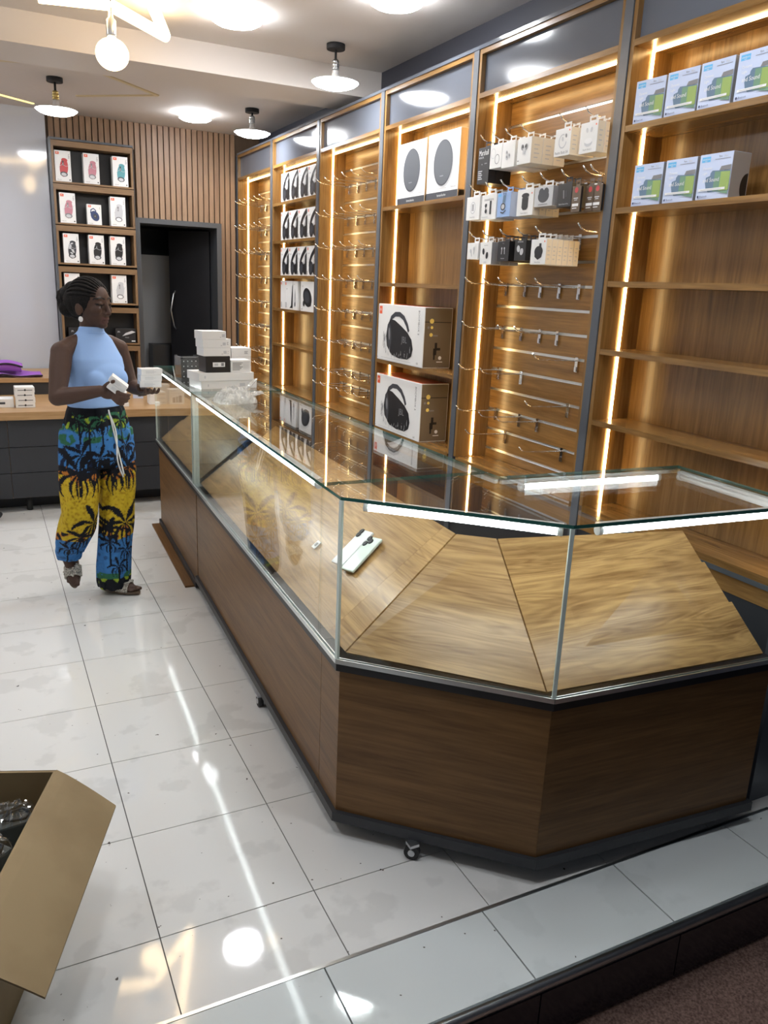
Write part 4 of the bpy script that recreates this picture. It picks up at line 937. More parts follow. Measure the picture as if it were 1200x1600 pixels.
# acrylic case with dark studs
t = thing('acrylic_case', 'clear acrylic case holding a black studded tray on the counter', 'case', (1.00, 4.36, ZT), a0)
MB().box(-0.055, 0.055, 0, 0.003, 0, 0.125).box(-0.055, -0.052, 0.003, 0.10, 0, 0.125).box(0.052, 0.055, 0.003, 0.10, 0, 0.125).box(-0.055, 0.055, 0.003, 0.10, 0.122, 0.125).build('clear_shell', 'clear acrylic', t, local=True)
tr = MB().box(-0.048, 0.048, 0.012, 0.095, 0.0005, 0.116).build('tray', 'matt black', t, local=True)
q = MB()
for i in range(4):
    for j in range(4): q.ball((-0.034+0.0225*i, 0.011, 0.016+0.027*j), 0.0035, 0, 8, 5)
q.build('stud', 'print silver', tr, local=True)
# crumpled clear bag
def crumple(mb_pts, amp, seed, fr=30.0):
    from mathutils import noise as NZ
    return [tuple(Vector(v)+Vector((NZ.noise(Vector(v)*fr+Vector((seed, 0, 0))), NZ.noise(Vector(v)*fr+Vector((0, seed, 5))), NZ.noise(Vector(v)*fr+Vector((9, 0, seed)))))*amp) for v in mb_pts]
def ridge(x, y, sd, f):
    from mathutils import noise as NZ
    return 1-2*abs(NZ.noise(Vector((x*f, y*f, sd))))
def crumpled_sheet(q, c, ex, ey, ez, lx, ly, hgt, sd, nx=34, ny=22):
    """thin crumpled foil, domed in the middle"""
    k = len(q.v)
    for j in range(ny+1):
        for i in range(nx+1):
            u, v = i/nx*2-1, j/ny*2-1; en = max(0.0, (1-u*u))**0.4*max(0.0, (1-v*v))**0.5
            wob = 1+0.22*ridge(u*2, v*2, sd+9, 1.1)
            h = hgt*en*(0.55+0.30*ridge(u, v, sd, 2.3)+0.20*ridge(u, v, sd+4, 5.0))+0.0015
            q.v.append(tuple(Vector(c)+Vector(ex)*(u*lx*wob)+Vector(ey)*(v*ly*wob)+Vector(ez)*h))
    for j in range(ny):
        for i in range(nx): a_ = k+j*(nx+1)+i; q.f.append([a_, a_+1, a_+nx+2, a_+nx+1]); q.m.append(0); q.sm.append(False)
t = thing('plastic_bag', 'crumpled clear plastic bag lying on the glass counter', 'bag', (0.995, 3.49, ZT), 0.1)
q = MB(); crumpled_sheet(q, (0, 0, 0), (1, 0, 0), (0, 1, 0), (0, 0, 1), 0.075, 0.050, 0.075, 2.0); crumpled_sheet(q, (-0.01, -0.012, 0.0), (1, 0.1, 0), (-0.1, 1, 0), (0, 0, 1), 0.060, 0.040, 0.060, 7.0)
q.build('crumpled_bag', 'bag plastic', t, local=True)
q = MB(); crumpled_sheet(q, (0.072, 0.0, 0.062), (0.62, 0, 0.66), (0.3, 0.9, -0.3), (-0.66, 0.3, 0.62), 0.050, 0.020, 0.018, 4.0, 18, 10); crumpled_sheet(q, (0.085, -0.01, 0.030), (0.95, -0.1, 0.22), (0.1, 0.95, 0), (-0.2, 0, 0.95), 0.042, 0.022, 0.018, 5.5, 18, 10)
q.build('bag_handle', 'bag plastic', t, local=True)
# phones and tag lying on the sloping board
nv = Vector((1.207-0.835, 0, ZU-ZL)).normalized(); slope = math.atan2(ZU-ZL, 0.372)
def on_ramp(px, py):
    """point where the sight line meets the long sloping board"""
    d_ = ray(px, py); O = Vector((0, 0, H)); fx_ = lambda Y: 0.835+(Y-1.99)*(0.081/1.845)
    lo_, hi_ = 1.0, 6.0
    for _ in range(60):
        m_ = (lo_+hi_)/2; P = O+d_*m_; s_ = P.z-(ZL+(P.x-fx_(P.y))*(ZU-ZL)/0.372)
        if s_ > 0: lo_ = m_
        else: hi_ = m_
    return O+d_*lo_
def phone(lb, c0, c1, c2, body, lens):
    a_, b_, c_ = on_ramp(*c0), on_ramp(*c1), on_ramp(*c2)      # bottom-left, top-left, top-right corners on the board
    ey = (b_-a_).normalized(); w_ = 0.074; L_ = 0.155
    ez = (c_-b_).cross(ey); ez = -ez if ez.z < 0 else ez; ez.normalize(); ex = ey.cross(ez).normalized()
    ctr = (a_+b_)/2+ex*(w_/2)+ez*0.0125
    L_ = min(max((b_-a_).length, 0.13), 0.30); w_ = L_*0.48; ctr = (a_+b_)/2+ex*(w_/2)+ez*0.0135
    t = thing('phone', lb, 'phone', ctr-ez*0.006, 0, 'phones lying in the counter')
    t.rotation_euler = Matrix((ex, ey, ez)).transposed().to_euler()
    MB().box(-w_/2, w_/2, -L_/2, L_/2, 0, 0.009).build('body', body, t, local=True, bevel=0.004)
    q = MB()
    for (u, v) in lens: q.lathe([(0.011*L_/0.155, 0.0092), (0.011*L_/0.155, 0.0115), (0.008*L_/0.155, 0.0122)], (u*w_/2, v*L_/2, 0), 16)
    q.build('camera_lens', 'near black', t, local=True)
    return t
phone('white phone with two lenses lying on the sloping board', (521, 882), (569, 832), (581, 840), 'white plastic', ((-0.62, 0.88), (-0.62, 0.68)))
mat('pale mint', (0.66, 0.74, 0.66), 0.2)
phone('pale mint phone with three lenses lying on the sloping board', (536, 893), (582, 843), (598, 853), 'pale mint', ((-0.62, 0.86), (-0.15, 0.72), (-0.66, 0.55)))
c_ = on_ramp(496, 853); ez = Vector((-(ZU-ZL), 0, 0.372)).normalized(); ex = Vector((0.372, 0, ZU-ZL)).normalized(); ey = ez.cross(ex)
t = thing('price_tag', 'small white printed tag lying on the sloping board', 'tag', c_+ez*0.006)
t.rotation_euler = Matrix((ex, ey, ez)).transposed().to_euler()
MB().box(-0.016, 0.016, -0.013, 0.013, 0, 0.002).build('tag_card', 'card white', t, local=True)
MB().box(-0.008, 0.008, -0.007, 0.000, 0.0021, 0.0026).box(-0.006, 0.008, 0.003, 0.007, 0.0021, 0.0026).build('tag_print', 'print black', t, local=True)

# on the back desk
DG = 'white product boxes on the desk'
ZD = 0.6805
p = Print(); p.rect(0.0, 0.022, 0.05, 0.036, 'print dark')
wbox('product_box', 'long flat white box with dark label on the desk', DG, 0.055, 5.80, ZD, 0.205, 0.13, 0.056, 0, pr=p)
for k in range(4):
    p = Print(); p.rect(-0.045, 0.012, 0.045, 0.018, 'print grey'); p.ell(0.0, 0.016, 0.006, 0.007, 'print black', 0, 12)
    wbox('product_box', ('lowest', 'second', 'third', 'topmost')[k]+' white box of a stack of four on the desk', DG, 0.226+0.003*(k % 2), 5.775, ZD+0.0335*k, 0.118, 0.12, 0.033, 0.02*(k-1), pr=p)
p = Print(); p.rect(-0.01, 0.02, 0.02, 0.05, 'print silver'); p.rect(0.0, 0.015, 0.022, 0.022, 'print black')
wbox('product_box', 'pale blue-white box leaning behind the stacked hand, on the desk', DG, 1.005, 6.10, ZD, 0.072, 0.05, 0.085, -0.2, 'pale blue', p)
for k in range(3):
    p = Print(); p.rect(0.0, 0.010, 0.045, 0.018, 'print silver')
    wbox('product_box', ('lowest', 'middle', 'upper')[k]+' white box of a low stack behind the glass counter end', DG, 1.090, 5.78, ZD+0.0285*k, 0.120-0.006*k, 0.11, 0.028, 0.03*(k-1), pr=p)
p = Print(); p.rect(-0.030, 0.012, -0.012, 0.050, 'print dark'); p.rect(-0.006, 0.012, 0.010, 0.055, 'print grey'); p.rect(0.014, 0.012, 0.034, 0.062, 'print dark'); p.rect(-0.04, 0.075, 0.04, 0.079, 'print silver')
wbox('product_box', 'white box printed with dark figures behind the glass counter end', DG, 1.218, 5.765, ZD, 0.108, 0.09, 0.105, 0, pr=p)
wbox('product_box', 'upright white box on the desk behind the two others', DG, 1.155, 5.93, ZD, 0.10, 0.08, 0.12, 0.1)
wbox('product_box', 'small white box at the desk edge beside the trousers', DG, 0.862, 5.72, ZD, 0.035, 0.05, 0.025, 0)
p = Print(); wbox('product_box', 'narrow pink-white box standing behind the raised arm', DG, 0.915, 6.35, ZD, 0.05, 0.04, 0.20, 0.3)
# purple cloth on the ledge
t = thing('folded_cloth', 'purple folded cloth with black piping on the desk ledge', 'cloth', (0.20, 6.62, 0.8003))
def sheet(x0, x1, y0, y1, zf, nx=26, ny=14, th=0.010):
    v = []; f = []
    for j in range(ny+1):
        for i in range(nx+1):
            u, w_ = i/nx, j/ny; v.append((x0+(x1-x0)*u, y0+(y1-y0)*w_, zf(u, w_)))
    n0 = len(v); v += [(a, b, c+th) for a, b, c in v]
    def id_(i, j, k): return k*n0+j*(nx+1)+i
    for j in range(ny):
        for i in range(nx): f.append((id_(i, j, 0), id_(i, j+1, 0), id_(i+1, j+1, 0), id_(i+1, j, 0))); f.append((id_(i, j, 1), id_(i+1, j, 1), id_(i+1, j+1, 1), id_(i, j+1, 1)))
    for i in range(nx): f.append((id_(i, 0, 0), id_(i+1, 0, 0), id_(i+1, 0, 1), id_(i, 0, 1))); f.append((id_(i, ny, 0), id_(i, ny, 1), id_(i+1, ny, 1), id_(i+1, ny, 0)))
    for j in range(ny): f.append((id_(0, j, 0), id_(0, j, 1), id_(0, j+1, 1), id_(0, j+1, 0))); f.append((id_(nx, j, 0), id_(nx, j+1, 0), id_(nx, j+1, 1), id_(nx, j, 1)))
    return v, f
q = MB(); v, f = sheet(-0.20, 0.185, -0.16, 0.12, lambda u, w_: 0.001+0.022*math.sin(u*5+w_*2)**2*(1-0.7*u)+0.02*w_*(1-u)); q.add(v, f, 0, True)
v, f = sheet(-0.17, 0.055, -0.12, 0.10, lambda u, w_: 0.068+0.026*math.sin(math.pi*u)+0.012*math.sin(w_*4)); q.add(v, f, 0, True)
v, f = sheet(-0.17, 0.045, -0.115, -0.105, lambda u, w_: 0.036+0.012*math.sin(math.pi*u), th=0.044); q.add(v, f, 0, True)
cl = q.build('cloth', 'purple cloth', t, local=True)
q = MB(); q.tube([(-0.17+0.0225*i, -0.122, 0.072+0.026*math.sin(math.pi*i/10)) for i in range(11)], 0.006, 6); q.tube([(-0.172, -0.12, 0.058), (-0.178, -0.10, 0.085), (-0.172, -0.08, 0.098)], 0.006, 6)
q.tube([(-0.20+0.0385*i, -0.163, 0.008+0.022*math.sin(i/10*5)**2*(1-0.07*i)) for i in range(11)], 0.005, 6)
q.build('piping', 'matt black', t, local=True)
# dark bag end on the floor under the desk
q = MB(); q.ell((0, 0, 0.035), (0.10, 0, 0), (0, 0.05, 0), (0, 0, 0.034), 24, 12); q.v = crumple(q.v, 0.014, 4, 16); q.v = [(a, b, max(c, 0.001)) for a, b, c in q.v]
o = q.build('dark_bag', 'charcoal'); o.location = (-0.075, 5.50, 0); tag(o, 'dark bag lying on the floor before the desk', 'bag')
# black bag between the counter end and the wall cabinets
q = MB(); q.box(-0.024, 0.024, -0.12, 0.12, 0.0, 0.26); o = q.build('black_case', 'near black', bevel=0.008); o.location = (2.062, 1.60, 0.0); tag(o, 'black case standing on the floor at the end of the corner counter', 'case')

# open carton in the foreground
CA = Vector((0.078, 1.904, 0)); ang = math.atan2(-0.357, 0.934)
t = thing('open_carton', 'open brown cardboard carton with flaps folded out', 'box', CA, ang)
cw, cl_, ch, th = 0.46, 0.593, 0.350, 0.006
MB().box(-cw, 0, -cl_, 0, 0.0, th).build('bottom', 'cardboard', t, local=True)
for nm, bx_ in (('side', (-th, 0, -cl_, 0)), ('side', (-cw, -cw+th, -cl_, 0)), ('side', (-cw+th, -th, -th, 0)), ('side', (-cw+th, -th, -cl_, -cl_+th))):
    MB().box(*bx_, th+0.0005, ch).build(nm, 'cardboard', t, local=True)
def flap(p0, p1, out, drop, w_):
    p0, p1 = Vector(p0), Vector(p1); o_ = Vector(out)
    n_ = 6; q = MB(); V = []; F = []
    for i in range(n_+1):
        u = i/n_; z = -drop*(u**1.15)
        for P, e in ((p0, 0.012), (p1, -0.012)):
            dd_ = (p1-p0).normalized()*e*u
            V.append(P+dd_+o_*(w_*u)+Vector((0, 0, z+0.003))); V.append(P+dd_+o_*(w_*u)+Vector((0, 0, z-0.002)))
    for i in range(n_):
        a = 4*i; F += [(a, a+2, a+6, a+4), (a+1, a+5, a+7, a+3), (a, a+4, a+5, a+1), (a+2, a+3, a+7, a+6)]
    F += [(0, 1, 3, 2), (4*n_, 4*n_+2, 4*n_+3, 4*n_+1)]
    return q.add(V, F)
flap((0.001, 0, ch), (0.001, -cl_, ch), (1, 0, 0), 0.098, 0.142).build('flap', 'cardboard', t, local=True)
flap((-cw, 0.001, ch-0.002), (0, 0.001, ch-0.002), (0, 1, 0), 0.20, 0.030).build('flap', 'cardboard', t, local=True)
flap((-cw-0.001, 0, ch), (-cw-0.001, -cl_, ch), (-1, 0, 0), 0.12, 0.13).build('flap', 'cardboard', t, local=True)
flap((-cw, -cl_-0.001, ch), (0, -cl_-0.001, ch), (0, -1, 0), 0.16, 0.09).build('flap', 'cardboard', t, local=True)
mat('pack grey', (0.10, 0.115, 0.11), 0.4)
PG = 'film-wrapped dark packs in the carton'
R2 = Matrix.Rotation(ang, 3, 'Z'); rnd = random.Random(11)
lay = [(-0.075, -0.11, 0.5, 0.30), (-0.085, -0.23, -0.5, 0.31), (-0.19, -0.14, 0.2, 0.28), (-0.20, -0.29, 0.9, 0.29), (-0.085, -0.36, 0.1, 0.30), (-0.32, -0.16, -0.3, 0.22), (-0.33, -0.33, 0.3, 0.22), (-0.20, -0.44, -0.2, 0.22), (-0.085, -0.50, 0.4, 0.21), (-0.33, -0.49, 0.1, 0.21)]
for k, (u, v, rz, z) in enumerate(lay):
    P = CA+R2 @ Vector((u, v, 0)); P.z = 0.007
    t = thing('wrapped_pack', 'dark pack wrapped in clear film inside the open carton'+(', with a white printed strip' if k % 3 == 1 else ''), 'pack', P, ang+rz, PG)
    MB().box(-0.045, 0.045, -0.030, 0.030, 0.0, z-0.012).build('pack', ('pack grey', 'near black', 'charcoal')[k % 3] if k != 1 else 'pack grey', t, local=True, bevel=0.006)
    q = MB(); q.ell((0, 0, z*0.55), (0.052, 0, 0), (0, 0.036, 0), (0, 0, z*0.47), 22, 16); q.v = [(max(-0.054, min(0.054, a)), max(-0.038, min(0.038, b)), max(c, 0.02)) for a, b, c in crumple(q.v, 0.022, k*3.1, 38)]; q.sm = [False]*len(q.f)
    q.build('film_wrap', 'film', t, local=True)
    if k < 6:
        q = MB(); crumpled_sheet(q, (0, 0, z-0.012), (1, 0, 0), (0, 1, 0), (0, 0, 1), 0.046, 0.031, 0.045, 3.3*k, 22, 16); q.build('film_fold', 'film', t, local=True)
    if k % 3 == 1:
        MB().box(-0.042, 0.042, -0.020, 0.010, z-0.0115, z-0.0085).build('label_strip', 'card white', t, local=True)
        MB().box(-0.030, -0.018, -0.014, 0.004, z-0.0084, z-0.0080).box(-0.012, 0.0, -0.014, 0.004, z-0.0084, z-0.0080).box(0.006, 0.030, -0.010, -0.006, z-0.0084, z-0.0080).build('label_print', 'print black', t, local=True)
    q = MB(); q.tube([(0.03*math.cos(i*0.9)+0.01, 0.022*math.sin(i*0.9), z-0.008+0.004*math.sin(i*1.7)) for i in range(9)], 0.0035, 6); q.build('cable', 'near black', t, local=True)
# ================================================================== THE PERSON
from mathutils.bvhtree import BVHTree
from mathutils import noise as NZ
PX, PY = 0.45, 3.98
PR = math.atan2(-PX, PY)
person = thing('person', 'person in light blue sleeveless top and palm-print trousers, holding small white boxes', 'person', (PX, PY, 0), PR)
V3 = lambda *a: Vector(a)
F_ = V3(0.62, -0.785, 0).normalized(); Ls = V3(-F_.y, F_.x, 0)          # chest direction, own left
Fh = V3(0.78, -0.625, 0).normalized(); Lh = V3(-Fh.y, Fh.x, 0)           # where the face points
Z_ = V3(0, 0, 1)
def loft(mb, rings, n=28):
    k = len(mb.v)
    for c, a, b in rings:
        for j in range(n): t = 2*math.pi*j/n; mb.v.append(tuple(Vector(c)+Vector(a)*math.cos(t)+Vector(b)*math.sin(t)))
    for i in range(len(rings)-1):
        for j in range(n): mb.f.append([k+i*n+j, k+i*n+(j+1) % n, k+(i+1)*n+(j+1) % n, k+(i+1)*n+j]); mb.m.append(0); mb.sm.append(True)
    mb.f.append([k+j for j in range(n)][::-1]); e = k+(len(rings)-1)*n; mb.f.append([e+j for j in range(n)]); mb.m += [0, 0]; mb.sm += [True, True]
def limb(mb, pts, rs, n=14):
    pts = [Vector(p) for p in pts]
    P, R_ = [], []
    for i in range(len(pts)-1):
        for s in range(5): u = s/5; P.append(pts[i].lerp(pts[i+1], u)); R_.append(rs[i]*(1-u)+rs[i+1]*u)
    P.append(pts[-1]); R_.append(rs[-1]); mb.tube(P, R_, n)
    for p, r in zip(pts, rs): mb.ball(p, r, 0, n, 10)
def fuse(mb, voxel, smooth=3, name='m'):
    me = mb.mesh(name, 'card white'); o = bpy.data.objects.new(name, me); COL.objects.link(o)
    r = o.modifiers.new('r', 'REMESH'); r.mode = 'VOXEL'; r.voxel_size = voxel; r.use_smooth_shade = True
    s = o.modifiers.new('s', 'SMOOTH'); s.factor = 0.5; s.iterations = smooth
    dg = bpy.context.evaluated_depsgraph_get(); ev = o.evaluated_get(dg); out = bpy.data.meshes.new_from_object(ev)
    bpy.data.objects.remove(o); out.name = name; out.materials.clear()
    return out
def paint(me, fn, m):
    me.materials.append(M[m]); at = me.color_attributes.new('Col', 'FLOAT_COLOR', 'POINT')
    arr = np.empty((len(me.vertices), 4), dtype=np.float32)
    for i, v in enumerate(me.vertices): arr[i] = (*fn(v.co), 1.0)
    at.data.foreach_set('color', arr.ravel())
def child(name, me, parent):
    o = bpy.data.objects.new(name, me); COL.objects.link(o); o.parent = parent; return o
def tor(z, a, b, f=0.0, l=0.0, c=(0.005, 0.0)):
    ce_ = V3(c[0], c[1], z)+F_*f+Ls*l; return (ce_, Ls*a, F_*b)

CH = V3(0.012, 0.0, 1.425)
def hp_(f, l, z): return CH+Fh*f+Lh*l+Z_*z
body = MB()
loft(body, [tor(0.86, .12, .09), tor(0.93, .118, .088), tor(1.00, .116, .085), tor(1.08, .122, .092), tor(1.15, .128, .098), tor(1.20, .118, .085), tor(1.24, .09, .066), tor(1.275, .055, .05)])
# neck, skull, jaw, features
limb(body, [V3(0.0, 0.01, 1.25), V3(0.004, 0.008, 1.30), CH-Fh*0.012-Z_*0.055], [0.052, 0.047, 0.045])
body.ell(CH+Z_*0.008, Fh*0.088, Lh*0.073, Z_*0.094, 28, 20)
body.ell(hp_(0.028, 0, -0.052), Fh*0.058, Lh*0.052, Z_*0.062, 24, 16)
body.ell(hp_(0.060, 0, -0.098), Fh*0.022, Lh*0.022, Z_*0.016, 14, 10)      # chin
for s in (-1, 1):
    body.ell(hp_(0.050, 0.036*s, -0.030), Fh*0.034, Lh*0.024, Z_*0.030, 14, 10)   # cheeks
    body.ell(hp_(0.072, 0.031*s, -0.004), Fh*0.014, Lh*0.017, Z_*0.012, 14, 10)   # eyelids
    body.ell(hp_(0.073, 0.030*s, 0.020), Fh*0.010, Lh*0.022, Z_*0.008, 14, 8)     # brow
    body.ell(hp_(0.086, 0.0125*s, -0.047), Fh*0.011, Lh*0.009, Z_*0.009, 12, 8)   # nostril wings
    body.ell(hp_(-0.008, 0.074*s, -0.028), Fh*0.018-Lh*0.002*s, Lh*0.009, Z_*0.030, 14, 10)   # ears
limb(body, [hp_(0.080, 0, 0.012), hp_(0.090, 0, -0.020), hp_(0.098, 0, -0.043)], [0.0085, 0.009, 0.0115], 10)
body.ell(hp_(0.077, 0, -0.070), Fh*0.013, Lh*0.023, Z_*0.0068, 16, 8)
body.ell(hp_(0.074, 0, -0.082), Fh*0.013, Lh*0.020, Z_*0.0072, 16, 8)
# her right arm (towards the camera)
SR, ER, WR = V3(-0.122, -0.098, 1.206), V3(-0.150, -0.200, 1.018), V3(0.030, -0.285, 1.058)
limb(body, [V3(-0.035, -0.025, 1.262), V3(-0.085, -0.068, 1.240), SR], [0.030, 0.036, 0.049])
limb(body, [SR, SR.lerp(ER, 0.35), ER], [0.048, 0.047, 0.037])
limb(body, [ER, ER.lerp(WR, 0.3), WR], [0.037, 0.038, 0.025])
# her left arm
SL, EL, WL = V3(0.128, 0.100, 1.210), V3(0.178, 0.120, 1.030), V3(0.222, -0.025, 1.022)
limb(body, [V3(0.035, 0.03, 1.262), V3(0.088, 0.07, 1.243), SL], [0.030, 0.034, 0.045])
limb(body, [SL, SL.lerp(EL, 0.35), EL], [0.044, 0.042, 0.034])
limb(body, [EL, EL.lerp(WL, 0.35), WL], [0.034, 0.034, 0.023])
def hand(mb, wrist, d, n_, side, fingers, thumb):
    """palm along d with normal n_; fingers = list of point chains in world points; thumb likewise"""
    d = d.normalized(); n_ = n_.normalized(); w = d.cross(n_).normalized()
    mb.ell(wrist+d*0.038, d*0.044, w*0.034, n_*0.015, 18, 12)
    limb(mb, [wrist, wrist+d*0.02], [0.024, 0.022], 12)
    for ch in fingers: limb(mb, ch, [0.0088, 0.0082, 0.0076, 0.0066][:len(ch)], 10)
    limb(mb, thumb, [0.0115, 0.0100, 0.0085][:len(thumb)], 10)
# right hand round the two small boxes
BD = V3(0.780, 0.0, -0.626); BN = V3(0.626, 0.0, 0.780); BC = V3(0.108, -0.318, 1.080)     # box long axis, stack axis, centre
dR = (V3(0.10, -0.315, 1.052)-WR)
kn = [WR+dR.normalized()*0.062+o for o in (V3(0.002, -0.016, 0.016), V3(0.004, -0.020, 0.002), V3(0.002, -0.020, -0.012), V3(-0.004, -0.016, -0.024))]
tips = [V3(0.150, -0.362, 1.052), V3(0.146, -0.362, 1.036), V3(0.138, -0.358, 1.022), V3(0.122, -0.352, 1.010)]
fing = [[k_, k_.lerp(t_, 0.42)+V3(0, -0.020, -0.006), k_.lerp(t_, 0.75)+V3(0, -0.014, -0.005), t_] for k_, t_ in zip(kn, tips)]
hand(body, WR, dR, V3(0.1, -0.9, 0.4), 1, fing, [WR+dR.normalized()*0.022+V3(0, -0.004, 0.020), V3(0.064, -0.310, 1.092), V3(0.086, -0.352, 1.108)])
# left hand under the stack of three
dL = V3(0.34, -0.80, 0.10)
kn = [WL+dL.normalized()*0.058+o for o in (V3(0.030, 0.012, -0.004), V3(0.014, 0.004, -0.006), V3(-0.004, -0.002, -0.006), V3(-0.018, -0.006, -0.004))]
tips = [V3(0.292, -0.125, 1.046), V3(0.272, -0.133, 1.048), V3(0.250, -0.135, 1.048), V3(0.230, -0.130, 1.046)]
fing = [[k_, k_.lerp(t_, 0.5)+V3(0, 0, -0.010), k_.lerp(t_, 0.85)+V3(0, -0.006, -0.008), t_] for k_, t_ in zip(kn, tips)]
hand(body, WL, dL, V3(0, 0.1, 1), -1, fing, [WL+dL.normalized()*0.02+V3(-0.018, 0, 0.004), V3(0.203, -0.075, 1.038), V3(0.200, -0.100, 1.060)])
# legs inside the trousers, ankles and feet
HL, KL, AL = V3(0.075, 0.04, 0.84), V3(0.085, 0.0, 0.46), V3(0.052, 0.005, 0.075)       # her left, standing
HR, KR, AR = V3(-0.065, -0.04, 0.84), V3(-0.088, -0.085, 0.44), V3(-0.160, 0.060, 0.180)  # her right, stepping
for a, b, c in ((HL, KL, AL), (HR, KR, AR)):
    limb(body, [a, b, c], [0.072, 0.048, 0.030])
limb(body, [V3(0, 0, 0.88), HL], [0.09, 0.075]); limb(body, [V3(0, 0, 0.88), HR], [0.09, 0.075])
DLf = V3(0.86, -0.50, 0).normalized(); WLf = V3(-DLf.y, DLf.x, 0)
def foot(mb, ankle, d, w, up):
    mb.ell(ankle-up*0.042+d*0.035, d*0.085, w*0.030, up*0.022, 18, 12); mb.ell(ankle-up*0.040-d*0.022, d*0.032, w*0.027, up*0.028, 16, 10)
    limb(mb, [ankle, ankle-up*0.025+d*0.03], [0.030, 0.026])
    for k, (l_, r_) in enumerate(((0.128, 0.011), (0.127, 0.0085), (0.121, 0.008), (0.113, 0.0075), (0.104, 0.007))):
        o_ = w*(0.020-0.0115*k); limb(mb, [ankle-up*0.050+d*0.085+o_, ankle-up*0.053+d*l_+o_*1.05], [r_, r_*0.9], 10)
foot(body, AL+Z_*0.006, DLf, WLf, Z_)
UpR = V3(-0.30, -0.72, 0.62).normalized(); DRf = V3(0.02, -0.66, -0.75); DRf = (DRf-UpR*DRf.dot(UpR)).normalized(); WRf = UpR.cross(DRf).normalized()
foot(body, AR, DRf, WRf, UpR)
bm_ = fuse(body, 0.0042, 2, 'body')
def skin(co):
    c = Vector((0.078, 0.043, 0.031)); q = co-CH; f, l, z = q.dot(Fh), q.dot(Lh), q.z
    if f > 0.045 and abs(l) < 0.06:
        for s in (-1, 1):
            u, w_ = (l-0.031*s), (z+0.008)
            if abs(u) < 0.018 and abs(w_+0.0006-10*u*u) < 0.0036: c = Vector((0.008, 0.006, 0.006))
            if abs(u) < 0.012 and -0.0135 < w_ < -0.004: c = Vector((0.16, 0.13, 0.12)) if abs(u-0.003) > 0.006 else Vector((0.02, 0.012, 0.01))
            if abs(u) < 0.024 and abs(z-0.0235+12*u*u) < 0.0042: c = Vector((0.012, 0.010, 0.010))
        if abs(l) < 0.026 and -0.092 < z < -0.062: c = Vector((0.105, 0.050, 0.043)) if abs(z+0.0768) > 0.0018 else Vector((0.03, 0.015, 0.014))
    if co.z < 0.14 and False: c = c
    return c
vcol('skin', 0.55, 0.3)
paint(bm_, skin, 'skin'); child('body', bm_, person)

# top
top = MB()
loft(top, [tor(0.955, .136, .112, .006), tor(0.985, .134, .110, .006), tor(1.03, .132, .106, .008), tor(1.08, .138, .112, .012), tor(1.13, .145, .116, .014), tor(1.175, .143, .104, .010), tor(1.205, .130, .093, .004), tor(1.235, .118, .080), tor(1.258, .108, .066), tor(1.280, .086, .058), tor(1.296, .060, .056, .004), tor(1.318, .055, .054, .006)], 40)
top.ell(V3(0.005, 0, 1.096)+F_*0.070, F_*0.074, Ls*0.112, Z_*0.085, 32, 20)
top.ell(V3(0.005, 0, 1.082)+F_*0.085+Ls*0.055, F_*0.060, Ls*0.060, Z_*0.060, 24, 16); top.ell(V3(0.005, 0, 1.082)+F_*0.085-Ls*0.055, F_*0.060, Ls*0.060, Z_*0.060, 24, 16)
tm = fuse(top, 0.0045, 14, 'sleeveless_top')
mat('top knit', (0.30, 0.47, 0.80), 0.75, spec=0.2); tm.materials.append(M['top knit']); child('sleeveless_top', tm, person)
q = MB(); n_ = 40
q.tube([V3(0.005, 0, 1.292)+F_*(0.003+0.0585*math.sin(2*math.pi*i/n_))+Ls*(0.0625*math.cos(2*math.pi*i/n_)) for i in range(n_+1)], 0.0022, 6); q.build('collar_seam', 'top knit', person, local=True)

# trousers
tr = MB()
loft(tr, [tor(0.965, .128, .100, .004), tor(0.93, .140, .112, .004), tor(0.86, .156, .128, .0), tor(0.78, .165, .132, .0), tor(0.70, .155, .125, .0), tor(0.66, .12, .10, 0)], 36)
def leg(pts):
    P, A_, Rr = [], [], []
    rings = []
    for p, a, b in pts: rings.append((V3(*p), V3(a, 0, 0), V3(0, b, 0)))
    loft(tr, rings, 30)
leg([((0.080, 0.035, 0.84), .088, .095), ((0.088, 0.030, 0.70), .094, .100), ((0.090, 0.015, 0.55), .088, .092), ((0.082, 0.0, 0.42), .080, .085), ((0.068, 0.0, 0.28), .080, .082), ((0.056, 0.0, 0.16), .082, .082), ((0.048, 0.0, 0.07), .080, .080), ((0.046, 0.002, 0.035), .074, .074)])
leg([((-0.070, -0.030, 0.84), .090, .095), ((-0.078, -0.045, 0.70), .094, .098), ((-0.082, -0.070, 0.56), .090, .090), ((-0.090, -0.082, 0.45), .084, .084), ((-0.108, -0.055, 0.37), .086, .084), ((-0.132, -0.005, 0.29), .080, .080), ((-0.150, 0.032, 0.225), .068, .068), ((-0.158, 0.050, 0.180), .050, .054)])
trm = fuse(tr, 0.0042, 4, 'trousers')
nrm_ = [v.normal.copy() for v in trm.vertices]
for v, nn in zip(trm.vertices, nrm_):          # soft vertical creases
    co = v.co.copy(); a = math.atan2(co.y, co.x-(0.07 if co.x > 0.005 else -0.09)); amp = 0.0035 if co.z < 0.90 else 0.002
    k = math.sin(a*9+3*math.sin(co.z*7))*amp+NZ.noise(Vector((co.x*18, co.y*18, co.z*7)))*0.006
    v.co = co+nn*k
rnd = random.Random(3)
